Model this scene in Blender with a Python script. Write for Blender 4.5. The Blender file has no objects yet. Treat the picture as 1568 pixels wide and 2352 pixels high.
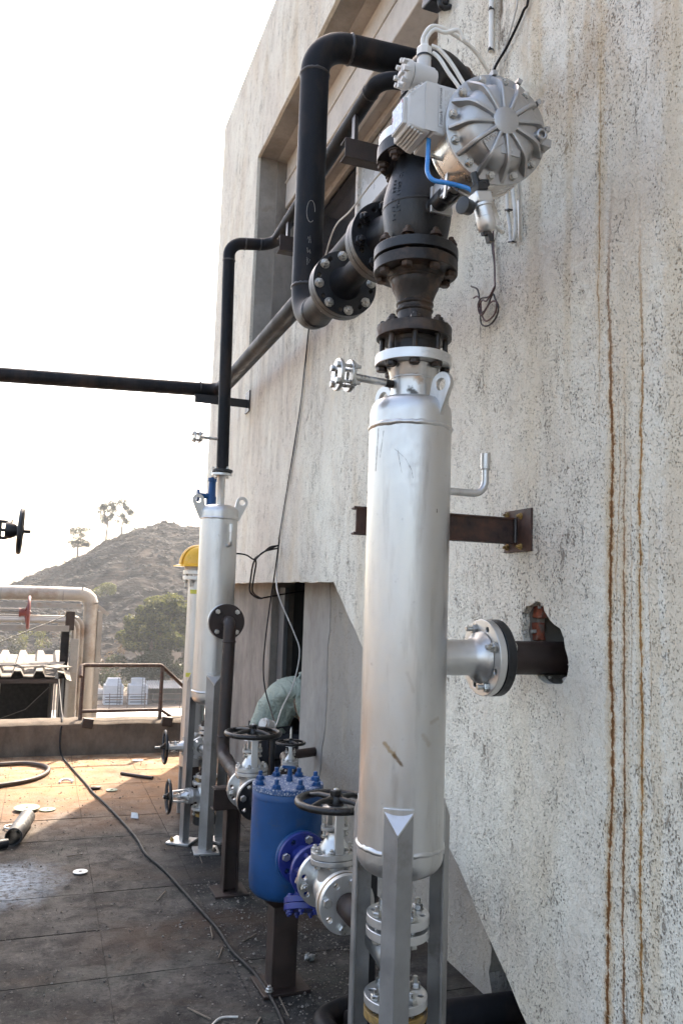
import bpy, bmesh, math, random
from mathutils import Vector, Matrix, noise as mnoise
from math import sin, cos, pi, radians, sqrt, atan2

SC = bpy.context.scene
COL = SC.collection

# ---------------------------------------------------------------- camera
def make_camera():
    yaw, pitch, roll = radians(20.0), radians(6.0), radians(1.95)
    fwd = Vector((sin(yaw)*cos(pitch), cos(yaw)*cos(pitch), sin(pitch)))
    right = Vector((cos(yaw), -sin(yaw), 0)); up = right.cross(fwd)
    r2 = right*cos(roll)+up*sin(roll); u2 = up*cos(roll)-right*sin(roll)
    m = Matrix.Identity(4)
    for i in range(3):
        m[i][0], m[i][1], m[i][2] = r2[i], u2[i], -fwd[i]
    m[2][3] = 1.6
    cd = bpy.data.cameras.new('camera'); cd.sensor_fit = 'VERTICAL'; cd.sensor_height = 36.0
    cd.lens = 1850/2352*36.0; cd.clip_start = 0.05; cd.clip_end = 3000
    co = bpy.data.objects.new('camera', cd); COL.objects.link(co); co.matrix_world = m
    SC.camera = co
make_camera()

# ---------------------------------------------------------------- light
SUN_AZ, SUN_EL = radians(27.5), radians(47)
W = bpy.data.worlds.new('World'); SC.world = W; W.use_nodes = True
nt = W.node_tree; nt.nodes.clear()
sky = nt.nodes.new('ShaderNodeTexSky'); sky.sky_type = 'NISHITA'; sky.sun_disc = False
sky.sun_elevation = SUN_EL; sky.sun_rotation = SUN_AZ
sky.air_density = 1.0; sky.dust_density = 4.0; sky.ozone_density = 0.4
bg = nt.nodes.new('ShaderNodeBackground'); bg.inputs[1].default_value = 0.15
wo = nt.nodes.new('ShaderNodeOutputWorld')
nt.links.new(sky.outputs[0], bg.inputs[0]); nt.links.new(bg.outputs[0], wo.inputs[0])
ld = bpy.data.lights.new('sun', 'SUN'); ld.energy = 3.6; ld.angle = radians(0.55); ld.color = (1, 0.94, 0.85)
lo = bpy.data.objects.new('sun', ld); COL.objects.link(lo)
sd = Vector((sin(SUN_AZ)*cos(SUN_EL), cos(SUN_AZ)*cos(SUN_EL), sin(SUN_EL)))
lo.rotation_euler = sd.to_track_quat('Z', 'Y').to_euler(); lo.location = (20, 40, 40)
SC.view_settings.view_transform = 'Standard'; SC.view_settings.look = 'None'
SC.view_settings.gamma = 1.0; SC.view_settings.use_curve_mapping = False
SC.view_settings.exposure = 2.14
SC.view_settings.use_white_balance = True; SC.view_settings.white_balance_temperature = 7200; SC.view_settings.white_balance_tint = 12
SC.render.engine = 'CYCLES'
SC.cycles.use_denoising = True; SC.cycles.max_bounces = 6; SC.cycles.diffuse_bounces = 3
SC.cycles.use_adaptive_sampling = True; SC.cycles.adaptive_threshold = .025
SC.cycles.glossy_bounces = 3; SC.cycles.transparent_max_bounces = 8; SC.cycles.volume_bounces = 0
SC.cycles.sample_clamp_indirect = 6.0

# ---------------------------------------------------------------- materials
class NT:
    def __init__(s, name):
        s.m = bpy.data.materials.new(name); s.m.use_nodes = True
        s.t = s.m.node_tree; s.b = s.t.nodes['Principled BSDF']
        g = s.t.nodes.new('ShaderNodeNewGeometry'); s.pos = g.outputs['Position']; s.geo = g
    def n(s, typ, **k):
        o = s.t.nodes.new(typ)
        for a, v in k.items(): setattr(o, a, v)
        return o
    def l(s, a, b): s.t.links.new(a, b)
    def put(s, sock, v):
        if isinstance(v, bpy.types.NodeSocket): s.l(v, sock)
        else:
            if hasattr(v, '__len__') and len(v) == 3 and sock.type == 'RGBA': v = (*v, 1)
            sock.default_value = v
    def vec(s, scale, off=(0, 0, 0), src=None):
        o = s.n('ShaderNodeMapping'); s.l(src or s.pos, o.inputs[0])
        o.inputs[1].default_value = off; o.inputs[3].default_value = scale
        return o.outputs[0]
    def noise(s, scale, detail=3, rough=.55, vec=None, dist=0.0):
        o = s.n('ShaderNodeTexNoise'); s.l(vec or s.pos, o.inputs['Vector'])
        o.inputs['Scale'].default_value = scale; o.inputs['Detail'].default_value = detail
        o.inputs['Roughness'].default_value = rough; o.inputs['Distortion'].default_value = dist
        return o.outputs['Fac']
    def voro(s, scale, vec=None, feature='F1'):
        o = s.n('ShaderNodeTexVoronoi', feature=feature); s.l(vec or s.pos, o.inputs['Vector'])
        o.inputs['Scale'].default_value = scale
        return o.outputs['Distance']
    def rng(s, v, a, b, c=0.0, d=1.0):
        o = s.n('ShaderNodeMapRange'); s.put(o.inputs[0], v)
        o.inputs[1].default_value = a; o.inputs[2].default_value = b
        o.inputs[3].default_value = c; o.inputs[4].default_value = d
        return o.outputs[0]
    def math(s, op, a, b=0.0, c=None):
        o = s.n('ShaderNodeMath', operation=op); s.put(o.inputs[0], a); s.put(o.inputs[1], b)
        if c is not None: s.put(o.inputs[2], c)
        return o.outputs[0]
    def mix(s, f, a, b, blend='MIX'):
        o = s.n('ShaderNodeMix', data_type='RGBA', blend_type=blend)
        s.put(o.inputs[0], f); s.put(o.inputs[6], a); s.put(o.inputs[7], b)
        return o.outputs[2]
    def sep(s, v=None):
        o = s.n('ShaderNodeSeparateXYZ'); s.l(v or s.pos, o.inputs[0]); return o.outputs
    def bump(s, h, strength=.3, dist=.01, prev=None):
        o = s.n('ShaderNodeBump'); o.inputs['Strength'].default_value = strength
        o.inputs['Distance'].default_value = dist; s.l(h, o.inputs['Height'])
        if prev is not None: s.l(prev, o.inputs['Normal'])
        s.l(o.outputs[0], s.b.inputs['Normal']); return o.outputs[0]
    def seg(s, a, b, w, soft=.5, wob=None):
        """mask of a mark along the segment a-b, w metres half wide"""
        a, b = Vector(a), Vector(b); d = b-a
        q = s.n('ShaderNodeVectorMath', operation='SUBTRACT'); s.l(s.pos, q.inputs[0]); q.inputs[1].default_value = a
        e = s.n('ShaderNodeVectorMath', operation='DOT_PRODUCT'); s.l(q.outputs[0], e.inputs[0]); e.inputs[1].default_value = d/d.length_squared
        t = s.rng(e.outputs['Value'], 0, 1)
        m = s.n('ShaderNodeVectorMath', operation='SCALE'); m.inputs[0].default_value = d; s.l(t, m.inputs['Scale'])
        g = s.n('ShaderNodeVectorMath', operation='DISTANCE'); s.l(q.outputs[0], g.inputs[0]); s.l(m.outputs[0], g.inputs[1])
        dist = g.outputs['Value']
        if wob is not None: dist = s.math('ADD', dist, s.math('MULTIPLY', s.math('SUBTRACT', wob, .5), w*1.6))
        return s.rng(dist, w, w*soft)
    def col(s, v): s.put(s.b.inputs['Base Color'], v)
    def rough(s, v): s.put(s.b.inputs['Roughness'], v)
    def metal(s, v): s.put(s.b.inputs['Metallic'], v)

MAT = {}
def simple(name, c, rough=.5, metal=0., var=.25, scale=14, dirt=None, dscale=5, dlo=.52, dhi=.7, bump=.0, bscale=60, stretch=(1, 1, 1), rvar=.12, spec=None):
    k = NT(name); v = k.vec(stretch)
    n1 = k.noise(scale, 4, .6, v)
    d = tuple(x*(1-var) for x in c); h = tuple(min(1, x*(1+var)) for x in c)
    cc = k.mix(k.rng(n1, .3, .7), d, h)
    rr = k.rng(n1, .3, .7, max(.05, rough-rvar), min(1, rough+rvar))
    if dirt:
        n2 = k.rng(k.noise(dscale, 6, .65, v), dlo, dhi)
        cc = k.mix(n2, cc, dirt); 
        k.metal(k.math('MULTIPLY', k.math('SUBTRACT', 1.0, n2), metal)) if metal else None
        rr = k.math('MAXIMUM', rr, k.math('MULTIPLY', n2, .8))
    elif metal: k.metal(metal)
    k.col(cc); k.rough(rr)
    if spec is not None: k.b.inputs['Specular IOR Level'].default_value = spec
    if bump: k.bump(k.noise(bscale, 4, .6), bump, .004)
    MAT[name] = k.m
    return k

def stucco(name, tone=(.83, .77, .665), pit=1.0, streaks=True):
    """rough-cast plaster: pitted skin, blotchy weathering, rust runs"""
    k = NT(name)
    v = k.vec((1, 1, .6)); 
    fine = k.noise(260, 3, .65, v)
    warp = k.noise(16, 3, .6)
    # round pits of three sizes, denser in patches that trail downwards
    area = k.noise(3.2, 3, .68, k.vec((1, 1, .38), (0, 3, 0)), .6); area2 = k.noise(13, 3, .65, k.vec((1, 1, .5), (4, 0, 2)), .5)
    dens = k.math('ADD', k.rng(area, .28, .72, -.07, .09), k.rng(area2, .3, .7, -.09, .11))
    def pits(scale, st, off, base, gain, edge):
        d = k.voro(scale, k.vec((1, 1, st), off))
        d = k.math('ADD', d, k.math('MULTIPLY', k.math('SUBTRACT', fine, .5), .34))
        t = k.math('ADD', base, k.math('MULTIPLY', dens, gain))
        return k.rng(k.math('SUBTRACT', d, t), edge, -edge)
    pA = pits(78, .78, (1, 2, 3), .125, 1.05, .09); pB = pits(135, .72, (7, 1, 4), .19, 1.0, .10); pC = k.rng(k.math('ADD', k.noise(230, 3, .65, k.vec((1, 1, .6), (3, 8, 1))), k.math('MULTIPLY', dens, .35)), .50, .66)
    p3 = k.rng(k.math('ADD', k.noise(40, 3, .72, k.vec((1, 1, .36), (5, 5, 5)), 1.0), k.math('MULTIPLY', dens, .8)), .675, .74)
    pm = k.math('MAXIMUM', k.math('MAXIMUM', pA, k.math('MULTIPLY', pB, .62)), k.math('MULTIPLY', p3, .9))
    pm = k.math('MULTIPLY', pm, pit)
    big = k.noise(.9, 3, .68, k.vec((1, 1, .5)), .5); med = k.noise(4.5, 3, .68, k.vec((1, 1, .5), (1, 7, 2)), .7)
    c = k.mix(k.rng(big, .34, .66), tuple(x*.86 for x in tone), tuple(min(.86, x*1.1) for x in tone))
    c = k.mix(k.rng(med, .5, .74, 0, .36), c, (.5, .44, .36))
    warm = k.noise(1.7, 3, .62, k.vec((1, 1.4, .45), (3, 1, 7)), .6)
    c = k.mix(k.rng(warm, .5, .72, 0, .5), c, (.64, .52, .35))
    c = k.mix(k.rng(fine, .42, .72, 0, .28), c, (.5, .44, .365))
    c = k.mix(k.rng(warp, .58, .72, 0, .28), c, (.48, .42, .35))
    c = k.mix(k.math('MULTIPLY', pC, .42), c, (.42, .37, .305))
    c = k.mix(k.math('MULTIPLY', pm, .84), c, (.17, .14, .108))
    c = k.mix(k.rng(k.noise(70, 3, .7, k.vec((1, 1, .6), (8, 1, 3)), .6), .55, .72, 0, .35), c, (.45, .37, .275))
    # hair cracks
    ck = k.n('ShaderNodeTexVoronoi', feature='DISTANCE_TO_EDGE'); ck.inputs['Scale'].default_value = 1.15
    wv = k.n('ShaderNodeMix', data_type='VECTOR'); wv.inputs[0].default_value = .09
    nn = k.n('ShaderNodeTexNoise'); nn.inputs['Scale'].default_value = 6; nn.inputs['Detail'].default_value = 5; k.l(k.pos, nn.inputs['Vector'])
    k.l(k.pos, wv.inputs[4]); k.l(nn.outputs['Color'], wv.inputs[5]); k.l(wv.outputs[1], ck.inputs['Vector'])
    crk = k.math('MULTIPLY', k.rng(ck.outputs['Distance'], .0035, .0012), k.rng(k.noise(1.4, 3, .5, k.vec((1, 1, 1), (9, 2, 4))), .60, .66))
    if streaks:
        x, y, z = k.sep()
        wob = k.noise(1.3, 2, .5, k.vec((0, 0, 1))); wob2 = k.noise(7, 3, .65, k.vec((0, 0, 1))); wob3 = k.noise(40, 3, .6, k.vec((0, .5, 1)))
        brk = k.noise(22, 3, .75, k.vec((0, 1.2, 1)))
        base = k.math('ADD', y, k.math('MULTIPLY', k.math('SUBTRACT', wob, .5), -.05))
        base = k.math('ADD', base, k.math('MULTIPLY', k.math('SUBTRACT', wob2, .5), -.022))
        base = k.math('ADD', base, k.math('MULTIPLY', k.math('SUBTRACT', wob3, .5), -.007))
        base = k.math('ADD', base, k.math('MULTIPLY', z, .006))
        wid = k.rng(brk, .32, .66, .5, 1.5)
        def fade(z0, z1): return k.math('MULTIPLY', k.rng(z, z0, z0+.7), k.rng(z, z1, z1-.8))
        soft = (.52, .36, .17); rust = (.15, .062, .02); orange = (.36, .17, .04)
        for (y0, w, z0, z1, op) in ((2.02, .030, -.4, 2.7, .40), (1.955, .026, .3, 2.5, .36), (1.89, .024, .2, 2.5, .36), (1.83, .03, .0, 2.3, .3), (2.07, .03, 2.1, 4.2, .35), (1.75, .06, .8, 4.6, .28), (2.45, .06, 2.4, 4.6, .35), (1.60, .05, .3, 4.4, .25), (2.24, .03, 2.0, 4.3, .25)):
            dd = k.math('ABSOLUTE', k.math('SUBTRACT', base, y0))
            mk = k.rng(k.math('SUBTRACT', 1.0, k.math('DIVIDE', dd, k.math('MULTIPLY', wid, w))), 0, .6)
            c = k.mix(k.math('MULTIPLY', k.math('MULTIPLY', mk, fade(z0, z1)), op), c, soft)
        for y0, w, z0, z1, op, sd, core in ((2.02, .0088, -.9, 3.0, .95, 1, rust), (1.957, .0052, -.2, 2.4, .8, 2, rust), (1.885, .0058, -.1, 2.9, .85, 3, orange), (1.925, .0035, 1.05, 2.15, .6, 4, orange), (1.845, .0032, .95, 2.0, .5, 6, orange), (2.075, .0042, 2.0, 3.6, .55, 5, orange), (1.985, .004, 1.3, 2.5, .6, 7, orange)):
            wb = k.noise(2.1, 3, .62, k.vec((0, 0, 1), (sd*1.7, 0, sd*.9)))
            bs = k.rng(k.noise(30, 3, .8, k.vec((0, 1.2, 1), (0, sd*3.1, sd))), .34, .62, .05, 1.6)
            dd = k.math('ABSOLUTE', k.math('SUBTRACT', k.math('ADD', base, k.math('MULTIPLY', k.math('SUBTRACT', wb, .5), -.055)), y0))
            q = k.math('DIVIDE', dd, k.math('MULTIPLY', bs, w)); f = k.math('MULTIPLY', fade(z0, z1), op)
            c = k.mix(k.math('MULTIPLY', k.math('MULTIPLY', k.rng(q, 1.6, .6), f), .7), c, (.42, .25, .07) if core is orange else orange)
            c = k.mix(k.math('MULTIPLY', k.rng(q, .85, .35), f), c, core if core is rust else (.27, .12, .03))
        # yellow weathering high up near the pipe entry
        m2 = k.math('MULTIPLY', k.rng(k.noise(5, 3, .7, k.vec((1, 1, .35), (2, 5, 1)), .5), .46, .62), k.rng(z, 2.9, 3.7))
        m2 = k.math('MULTIPLY', m2, k.rng(y, 2.95, 2.4))
        c = k.mix(k.math('MULTIPLY', m2, .62), c, (.36, .22, .085))
        m3 = k.math('MULTIPLY', k.rng(k.math('ABSOLUTE', k.math('SUBTRACT', y, 2.68)), .06, .0), k.rng(z, 3.2, 3.8))
        m3 = k.math('MULTIPLY', m3, k.rng(k.noise(14, 3, .7, k.vec((1, 1, .3))), .40, .56))
        c = k.mix(m3, c, (.1, .065, .035))
        # grey run-off below the window opening
        m4 = k.math('MULTIPLY', k.rng(k.noise(9, 3, .65, k.vec((1, 1, .07), (6, 2, 3)), .3), .5, .66), k.math('MULTIPLY', k.math('MULTIPLY', k.rng(z, 2.5, 3.75), k.rng(z, 3.84, 3.78)), k.rng(y, 3.2, 3.6)))
        c = k.mix(k.math('MULTIPLY', m4, .5), c, (.24, .22, .195))
    k.col(c); k.rough(.93); k.b.inputs['Specular IOR Level'].default_value = .2
    hgt = k.math('SUBTRACT', k.math('MULTIPLY', fine, .35), pm)
    hgt = k.math('ADD', hgt, k.math('MULTIPLY', k.noise(34, 3, .65, k.vec((1, 1, .8), (0, 0, 0)), .15), 1.0))
    hgt = k.math('ADD', hgt, k.math('MULTIPLY', warp, 1.2))
    k.bump(hgt, .8, .010)
    MAT[name] = k.m

def concrete(name, tone, dark=.5, scale=3, streak=False, stain=(.2, .15, .1), so=.5):
    k = NT(name)
    v = k.vec((1, 1, .6 if streak else 1))
    a = k.noise(scale, 6, .65, v); b = k.noise(scale*9, 4, .6, v); f = k.noise(140, 2, .6)
    c = k.mix(k.rng(a, .32, .68), tuple(x*dark for x in tone), tone)
    c = k.mix(k.rng(b, .5, .8, 0, .5), c, tuple(x*.55 for x in tone))
    c = k.mix(k.rng(k.noise(scale*1.7, 5, .7, k.vec((1, 1, .4 if streak else 1), (4, 2, 9))), .54, .72, 0, so), c, stain)
    c = k.mix(k.rng(f, .55, .75, 0, .35), c, tuple(x*.5 for x in tone))
    k.col(c); k.rough(.92); k.b.inputs['Specular IOR Level'].default_value = .25
    k.bump(k.math('ADD', k.math('MULTIPLY', f, .3), b), .45, .006)
    MAT[name] = k.m

def floor_mat(name, joint=False):
    k = NT(name)
    a = k.noise(1.6, 4, .72, None, .4); b = k.noise(7, 4, .72, None, .3); f = k.noise(60, 4, .7); g = k.noise(240, 2, .5); h = k.noise(22, 4, .7, None, .4)
    c = k.mix(k.rng(a, .4, .6), (.019, .0175, .016), (.075, .0685, .060))
    c = k.mix(k.rng(h, .42, .30, 0, .7), c, (.12, .108, .092))
    c = k.mix(k.rng(b, .46, .62, 0, .85), c, (.018, .016, .0145))
    c = k.mix(k.rng(k.noise(2.3, 4, .65, k.vec((.6, 1.3, 1), (7, 3, 0)), .4), .5, .64, 0, .5), c, (.05, .034, .022))
    c = k.mix(k.rng(k.noise(3.1, 4, .6, k.vec((.7, 1.2, 1), (1, 9, 0)), .4), .55, .68, 0, .4), c, (.05, .058, .048))
    c = k.mix(k.rng(h, .56, .68, 0, .7), c, (.012, .011, .010))
    c = k.mix(k.rng(f, .54, .68, 0, .75), c, (.012, .011, .010))
    c = k.mix(k.rng(f, .40, .28, 0, .65), c, (.15, .135, .115))
    sx, sy, sz = k.sep()
    band = k.math('MULTIPLY', k.rng(k.math('ABSOLUTE', k.math('SUBTRACT', k.math('ADD', sy, k.math('MULTIPLY', k.math('SUBTRACT', a, .5), 1.2)), 3.98)), .24, .05), k.rng(sx, .15, .5))
    c = k.mix(k.math('MULTIPLY', band, .55), c, (.055, .03, .016))
    x, y, z = k.sep()
    # sunlit far deck: the sun patch painted in as warm orange floor colour
    far = k.math('MULTIPLY', k.rng(y, 5.6, 7.0), k.rng(k.noise(2, 4, .6), .3, .6, .35, 1))
    c = k.mix(k.math('MULTIPLY', far, .85), c, (.33, .175, .085))
    pale = k.math('MULTIPLY', k.rng(y, 7.0, 8.2), k.rng(k.noise(5, 4, .65), .45, .65))
    c = k.mix(k.math('MULTIPLY', pale, .6), c, (.45, .36, .25))
    # spilled pale paint
    dx = k.math('DIVIDE', k.math('ADD', x, .16), .40); dy = k.math('DIVIDE', k.math('SUBTRACT', y, 4.86), .44)
    rr = k.math('SQRT', k.math('ADD', k.math('MULTIPLY', dx, dx), k.math('MULTIPLY', dy, dy)))
    rr = k.math('ADD', rr, k.math('MULTIPLY', k.math('SUBTRACT', k.noise(6, 4, .65), .5), .9))
    pm = k.math('MULTIPLY', k.rng(rr, 1.05, .25), k.rng(k.noise(32, 4, .7), .36, .56))
    c = k.mix(k.math('MULTIPLY', pm, .75), c, (.34, .41, .48))
    if joint:
        c = k.mix(.5, c, (.02, .018, .015))
    k.col(c); k.rough(k.rng(b, .3, .7, .72, .95)); k.b.inputs['Specular IOR Level'].default_value = .3
    h = k.math('ADD', k.math('MULTIPLY', f, .7), k.math('MULTIPLY', g, .25)); h = k.math('ADD', h, b)
    k.bump(h, .7, .008)
    MAT[name] = k.m

def silver(name, c=(.60, .592, .575), rough=.32, metal=.9, smear=.65, marks=()):
    k = NT(name)
    a = k.noise(5, 4, .6, k.vec((1, 1, .35))); b = k.noise(40, 4, .65); s = k.noise(24, 4, .6, k.vec((1, 1, .12)))
    cc = k.mix(k.rng(a, .3, .7), tuple(x*.86 for x in c), tuple(x*1.08 for x in c))
    cc = k.mix(k.rng(a, .56, .74, 0, smear*.8), cc, (.47, .435, .385))
    cc = k.mix(k.rng(s, .55, .72, 0, .7*smear), cc, (.33, .31, .285))
    cc = k.mix(k.rng(b, .66, .76, 0, .5*smear), cc, (.2, .16, .12))
    wob = k.noise(90, 3, .6) if marks else None
    for (p, q, w, mc, op) in marks: cc = k.mix(k.math('MULTIPLY', k.seg(p, q, w, .35, wob), op), cc, mc)
    k.col(cc); k.rough(k.math('ADD', k.rng(a, .3, .7, rough-.05, rough+.09), k.rng(b, .4, .7, 0, .1)))
    k.metal(metal)
    k.bump(k.math('ADD', k.noise(160, 3, .6), k.math('MULTIPLY', b, .6)), .12, .0015)
    MAT[name] = k.m

def build_materials():
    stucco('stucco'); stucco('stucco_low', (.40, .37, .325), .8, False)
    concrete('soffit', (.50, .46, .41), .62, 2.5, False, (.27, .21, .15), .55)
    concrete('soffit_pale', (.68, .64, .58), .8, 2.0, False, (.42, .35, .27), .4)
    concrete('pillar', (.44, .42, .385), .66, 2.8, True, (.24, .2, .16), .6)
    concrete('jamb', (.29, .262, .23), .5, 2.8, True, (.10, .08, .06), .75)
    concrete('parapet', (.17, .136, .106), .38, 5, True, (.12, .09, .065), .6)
    concrete('block', (.36, .33, .29), .6, 3, False)
    floor_mat('floor'); floor_mat('joint', True)
    silver('silver')
    br, dk, gy = (.16, .10, .05), (.06, .055, .05), (.22, .21, .2)
    silver('silver_main', marks=[((.9921, 2.2811, 1.1649), (1.0163, 2.2595, 1.1337), .0095, (.34, .24, .12), .7), ((1.0163, 2.2595, 1.1337), (1.0362, 2.2481, 1.1061), .007, (.15, .095, .045), .8),
        ((1.0036, 2.2695, 2.0681), (1.0111, 2.2633, 2.017), .0016, dk, .8), ((1.0111, 2.2633, 2.017), (1.0162, 2.2596, 1.9896), .0016, dk, .8), ((.9963, 2.2765, 2.0657), (1.0243, 2.2543, 2.0347), .0013, gy, .7),
        ((1.0243, 2.2543, 2.0347), (1.0433, 2.245, 1.9967), .0013, dk, .7), ((1.0433, 2.245, 1.9967), (1.0477, 2.2434, 1.9724), .0013, dk, .7), ((1.0453, 2.2442, 1.379), (1.0658, 2.2383, 1.3214), .007, (.4, .38, .35), .35),
        ((1.0997, 2.2357, 1.1928), (1.1206, 2.2384, 1.1662), .010, (.4, .33, .25), .4), ((.9636, 2.3335, 2.1351), (.9618, 2.3406, 2.0028), .004, dk, .6), ((.9722, 2.3108, 2.1248), (.9675, 2.3217, 2.0424), .0025, dk, .6),
        ((1.1271, 2.2399, 1.2301), (1.1541, 2.2502, 1.2409), .009, (.38, .32, .25), .4), ((1.1312, 2.241, 1.8803), (1.1314, 2.2411, 1.8722), .003, dk, .8),
        ((1.06, 2.31, 2.27), (1.075, 2.302, 2.255), .014, (.03, .025, .02), .9), ((1.08, 2.30, 2.31), (1.09, 2.298, 2.30), .016, (.32, .18, .08), .6), ((1.03, 2.29, 2.152), (.985, 2.31, 2.15), .006, gy, .5)])
    silver('silver_valve', (.62, .615, .60), .33, .85, .35); silver('cast_alu', (.44, .435, .43), .37, .9, .5)
    silver('bright_steel', (.62, .6, .57), .24, .95, .4)
    simple('leg_grey', (.28, .272, .26), .42, .5, .15, 9, (.17, .15, .13), 7, .56, .72)
    simple('zinc', (.5, .49, .46), .33, .9, .2, 40)
    simple('rusty_bolt', (.075, .05, .037), .65, .3, .4, 60)
    simple('black_pipe', (.0105, .0112, .0135), .48, 0., .4, 6, (.036, .027, .022), 5, .5, .72, .2, 60, (1, 1, .4), .1, .12)
    simple('dark_pipe', (.028, .026, .027), .38, .1, .4, 7, (.055, .038, .03), 5, .5, .7, .15, 50, (1, .4, 1), .1, .6)
    simple('black_cast', (.0085, .009, .011), .42, 0., .3, 9, (.03, .024, .02), 6, .58, .78, .3, 130, (1, 1, 1), .08, .5)
    simple('burnt_steel', (.018, .014, .012), .46, .3, .5, 16, (.075, .043, .026), 10, .48, .66, .25, 60)
    simple('brown_steel', (.032, .0185, .014), .56, .1, .4, 10, (.013, .010, .009), 6, .5, .7, .2, 70)
    simple('rust_channel', (.07, .033, .022), .62, .1, .45, 26, (.028, .016, .013), 9, .46, .62, .25, 90)
    simple('blue', (.003, .052, .16), .42, 0., .22, 5, (.035, .06, .10), 24, .58, .74, .15, 90, (1, 1, 1), .1, .4)
    simple('violet_blue', (.010, .022, .16), .40, 0., .2, 12, (.012, .016, .07), 14, .58, .75, .1)
    simple('black_iron', (.011, .010, .0095), .36, .1, .35, 30, (.085, .07, .055), 45, .6, .72, .25, 110)
    simple('grey_paint', (.56, .555, .535), .45, 0., .08, 10, (.3, .27, .22), 14, .62, .8, .06, 200)
    simple('white_plastic', (.72, .71, .66), .4, 0., .06, 20)
    simple('foil', (.16, .17, .165), .3, 0., .4, 60)
    simple('clear_tube', (.62, .60, .55), .3, 0., .1, 20)
    simple('black_plastic', (.014, .014, .015), .38, 0., .2, 30)
    simple('cable_black', (.009, .0085, .009), .62, 0., .3, 20, (.03, .026, .022), 18, .55, .7, 0, 60, (1, 1, 1), .1, .25)
    simple('cable_grey', (.5, .48, .44), .5, 0., .2, 20)
    simple('wire_red', (.11, .055, .05), .55, 0., .2, 20)
    simple('wire_dark', (.05, .04, .035), .55, 0., .2, 20)
    simple('air_blue', (.035, .24, .62), .25, 0., .08, 10)
    simple('brick', (.36, .10, .052), .9, 0., .4, 30, (.25, .2, .165), 26, .5, .64, .5, 60)
    simple('mortar', (.42, .39, .35), .95, 0., .2, 40, None, 5, .5, .7, .6, 80)
    simple('helmet', (.78, .42, .025), .34, 0., .08, 9, (.3, .16, .03), 22, .66, .72)
    simple('shirt', (.36, .41, .355), .85, 0., .08, 8, None, 5, .5, .7, 0, 30, (1, 1, .4))
    kk = NT('shirt_folds'); kk.col((.35, .405, .345)); kk.rough(.85); kk.b.inputs['Specular IOR Level'].default_value = .2
    kk.bump(kk.math('ADD', kk.noise(13, 3, .5, kk.vec((1.8, .6, .8)), .8), kk.math('MULTIPLY', kk.noise(30, 3, .5, kk.vec((.7, 1, 2))), .4)), 1.0, .03); MAT['shirt_folds'] = kk.m
    simple('trousers', (.028, .029, .034), .85, 0., .2, 20)
    simple('skin', (.20, .10, .062), .5, 0., .1, 20)
    simple('hair', (.012, .01, .009), .5, 0., .2, 60)
    simple('cladding', (.36, .325, .285), .5, .25, .12, 5, (.2, .14, .10), 3, .5, .7)
    simple('angle_pale', (.27, .25, .225), .6, 0., .15, 8, (.25, .2, .16), 8, .52, .7)
    simple('asbestos', (.20, .175, .145), .9, 0., .2, 6, (.085, .072, .058), 9, .46, .62, .4, 60)
    simple('dark_fill', (.004, .004, .004), .8, 0., .2, 20)  # near-black colour that paints unlit depths dark
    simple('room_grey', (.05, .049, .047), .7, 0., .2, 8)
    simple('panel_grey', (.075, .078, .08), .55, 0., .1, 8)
    simple('red_paint', (.17, .035, .03), .5, 0., .25, 20, (.12, .06, .05), 20, .55, .7)
    simple('rail_rust', (.075, .042, .03), .7, 0., .4, 30, (.14, .10, .075), 22, .52, .68)
    simple('roof_white', (.75, .74, .71), .8, 0., .06, 1.5)
    simple('tower_white', (.36, .375, .40), .6, 0., .08, 2)
    simple('hut_dark', (.06, .055, .05), .9, 0., .3, 2)
    simple('hut_roof', (.42, .38, .34), .9, 0., .25, 2)
    simple('window_dark', (.012, .014, .018), .12, 0., .1, 4, None)
    simple('frame_white', (.6, .57, .52), .6, 0., .15, 12, (.3, .2, .13), 20, .55, .7)
    simple('pane_grey', (.42, .44, .44), .3, 0., .1, 5)
    simple('sticker_yellow', (.6, .55, .08), .4, 0., .1, 30)
    simple('label_white', (.58, .585, .57), .45, 0., .04, 30)
    simple('ink', (.05, .05, .055), .6, 0., .1, 30)
    simple('display', (.36, .46, .58), .25, 0., .3, 60, (.5, .25, .3), 40, .6, .62)
    simple('disc_white', (.66, .66, .62), .6, 0., .08, 30)
    simple('disc_green', (.14, .19, .14), .7, 0., .2, 30, (.3, .28, .15), 30, .52, .6)
    simple('hose_brown', (.055, .04, .032), .6, 0., .3, 14)
    simple('stick', (.15, .12, .09), .8, 0., .4, 30)
    simple('pebble', (.2, .18, .155), .9, 0., .75, 35)
    simple('grit', (.12, .105, .09), .95, 0., .6, 55)
    simple('gasket', (.28, .17, .05), .7, 0., .4, 30, (.07, .05, .035), 16, .45, .6)
    simple('copper', (.3, .2, .12), .4, .6, .2, 30)
    simple('earth', (.12, .085, .06), .95, 0., .25, .15, (.07, .058, .045), .3, .5, .62)
    simple('bark', (.11, .085, .065), .9, 0., .3, 3)
    def leafm(name, c, c2, trans=.4):
        k = NT(name); oi = k.noise(.55, 3, .6)
        k.col(k.mix(k.rng(oi, .35, .65), c, c2)); k.rough(.6)
        tr = k.n('ShaderNodeBsdfTranslucent'); mx = k.n('ShaderNodeMixShader'); mx.inputs[0].default_value = trans
        k.l(k.mix(k.rng(oi, .35, .65), tuple(x*1.3 for x in c), tuple(x*1.3 for x in c2)), tr.inputs[0])
        k.l(k.b.outputs[0], mx.inputs[1]); k.l(tr.outputs[0], mx.inputs[2]); k.l(mx.outputs[0], k.t.nodes['Material Output'].inputs['Surface'])
        MAT[name] = k.m
    leafm('leaf_green', (.024, .030, .014), (.046, .052, .022)); leafm('leaf_yellow', (.07, .078, .02), (.11, .11, .035))
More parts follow.
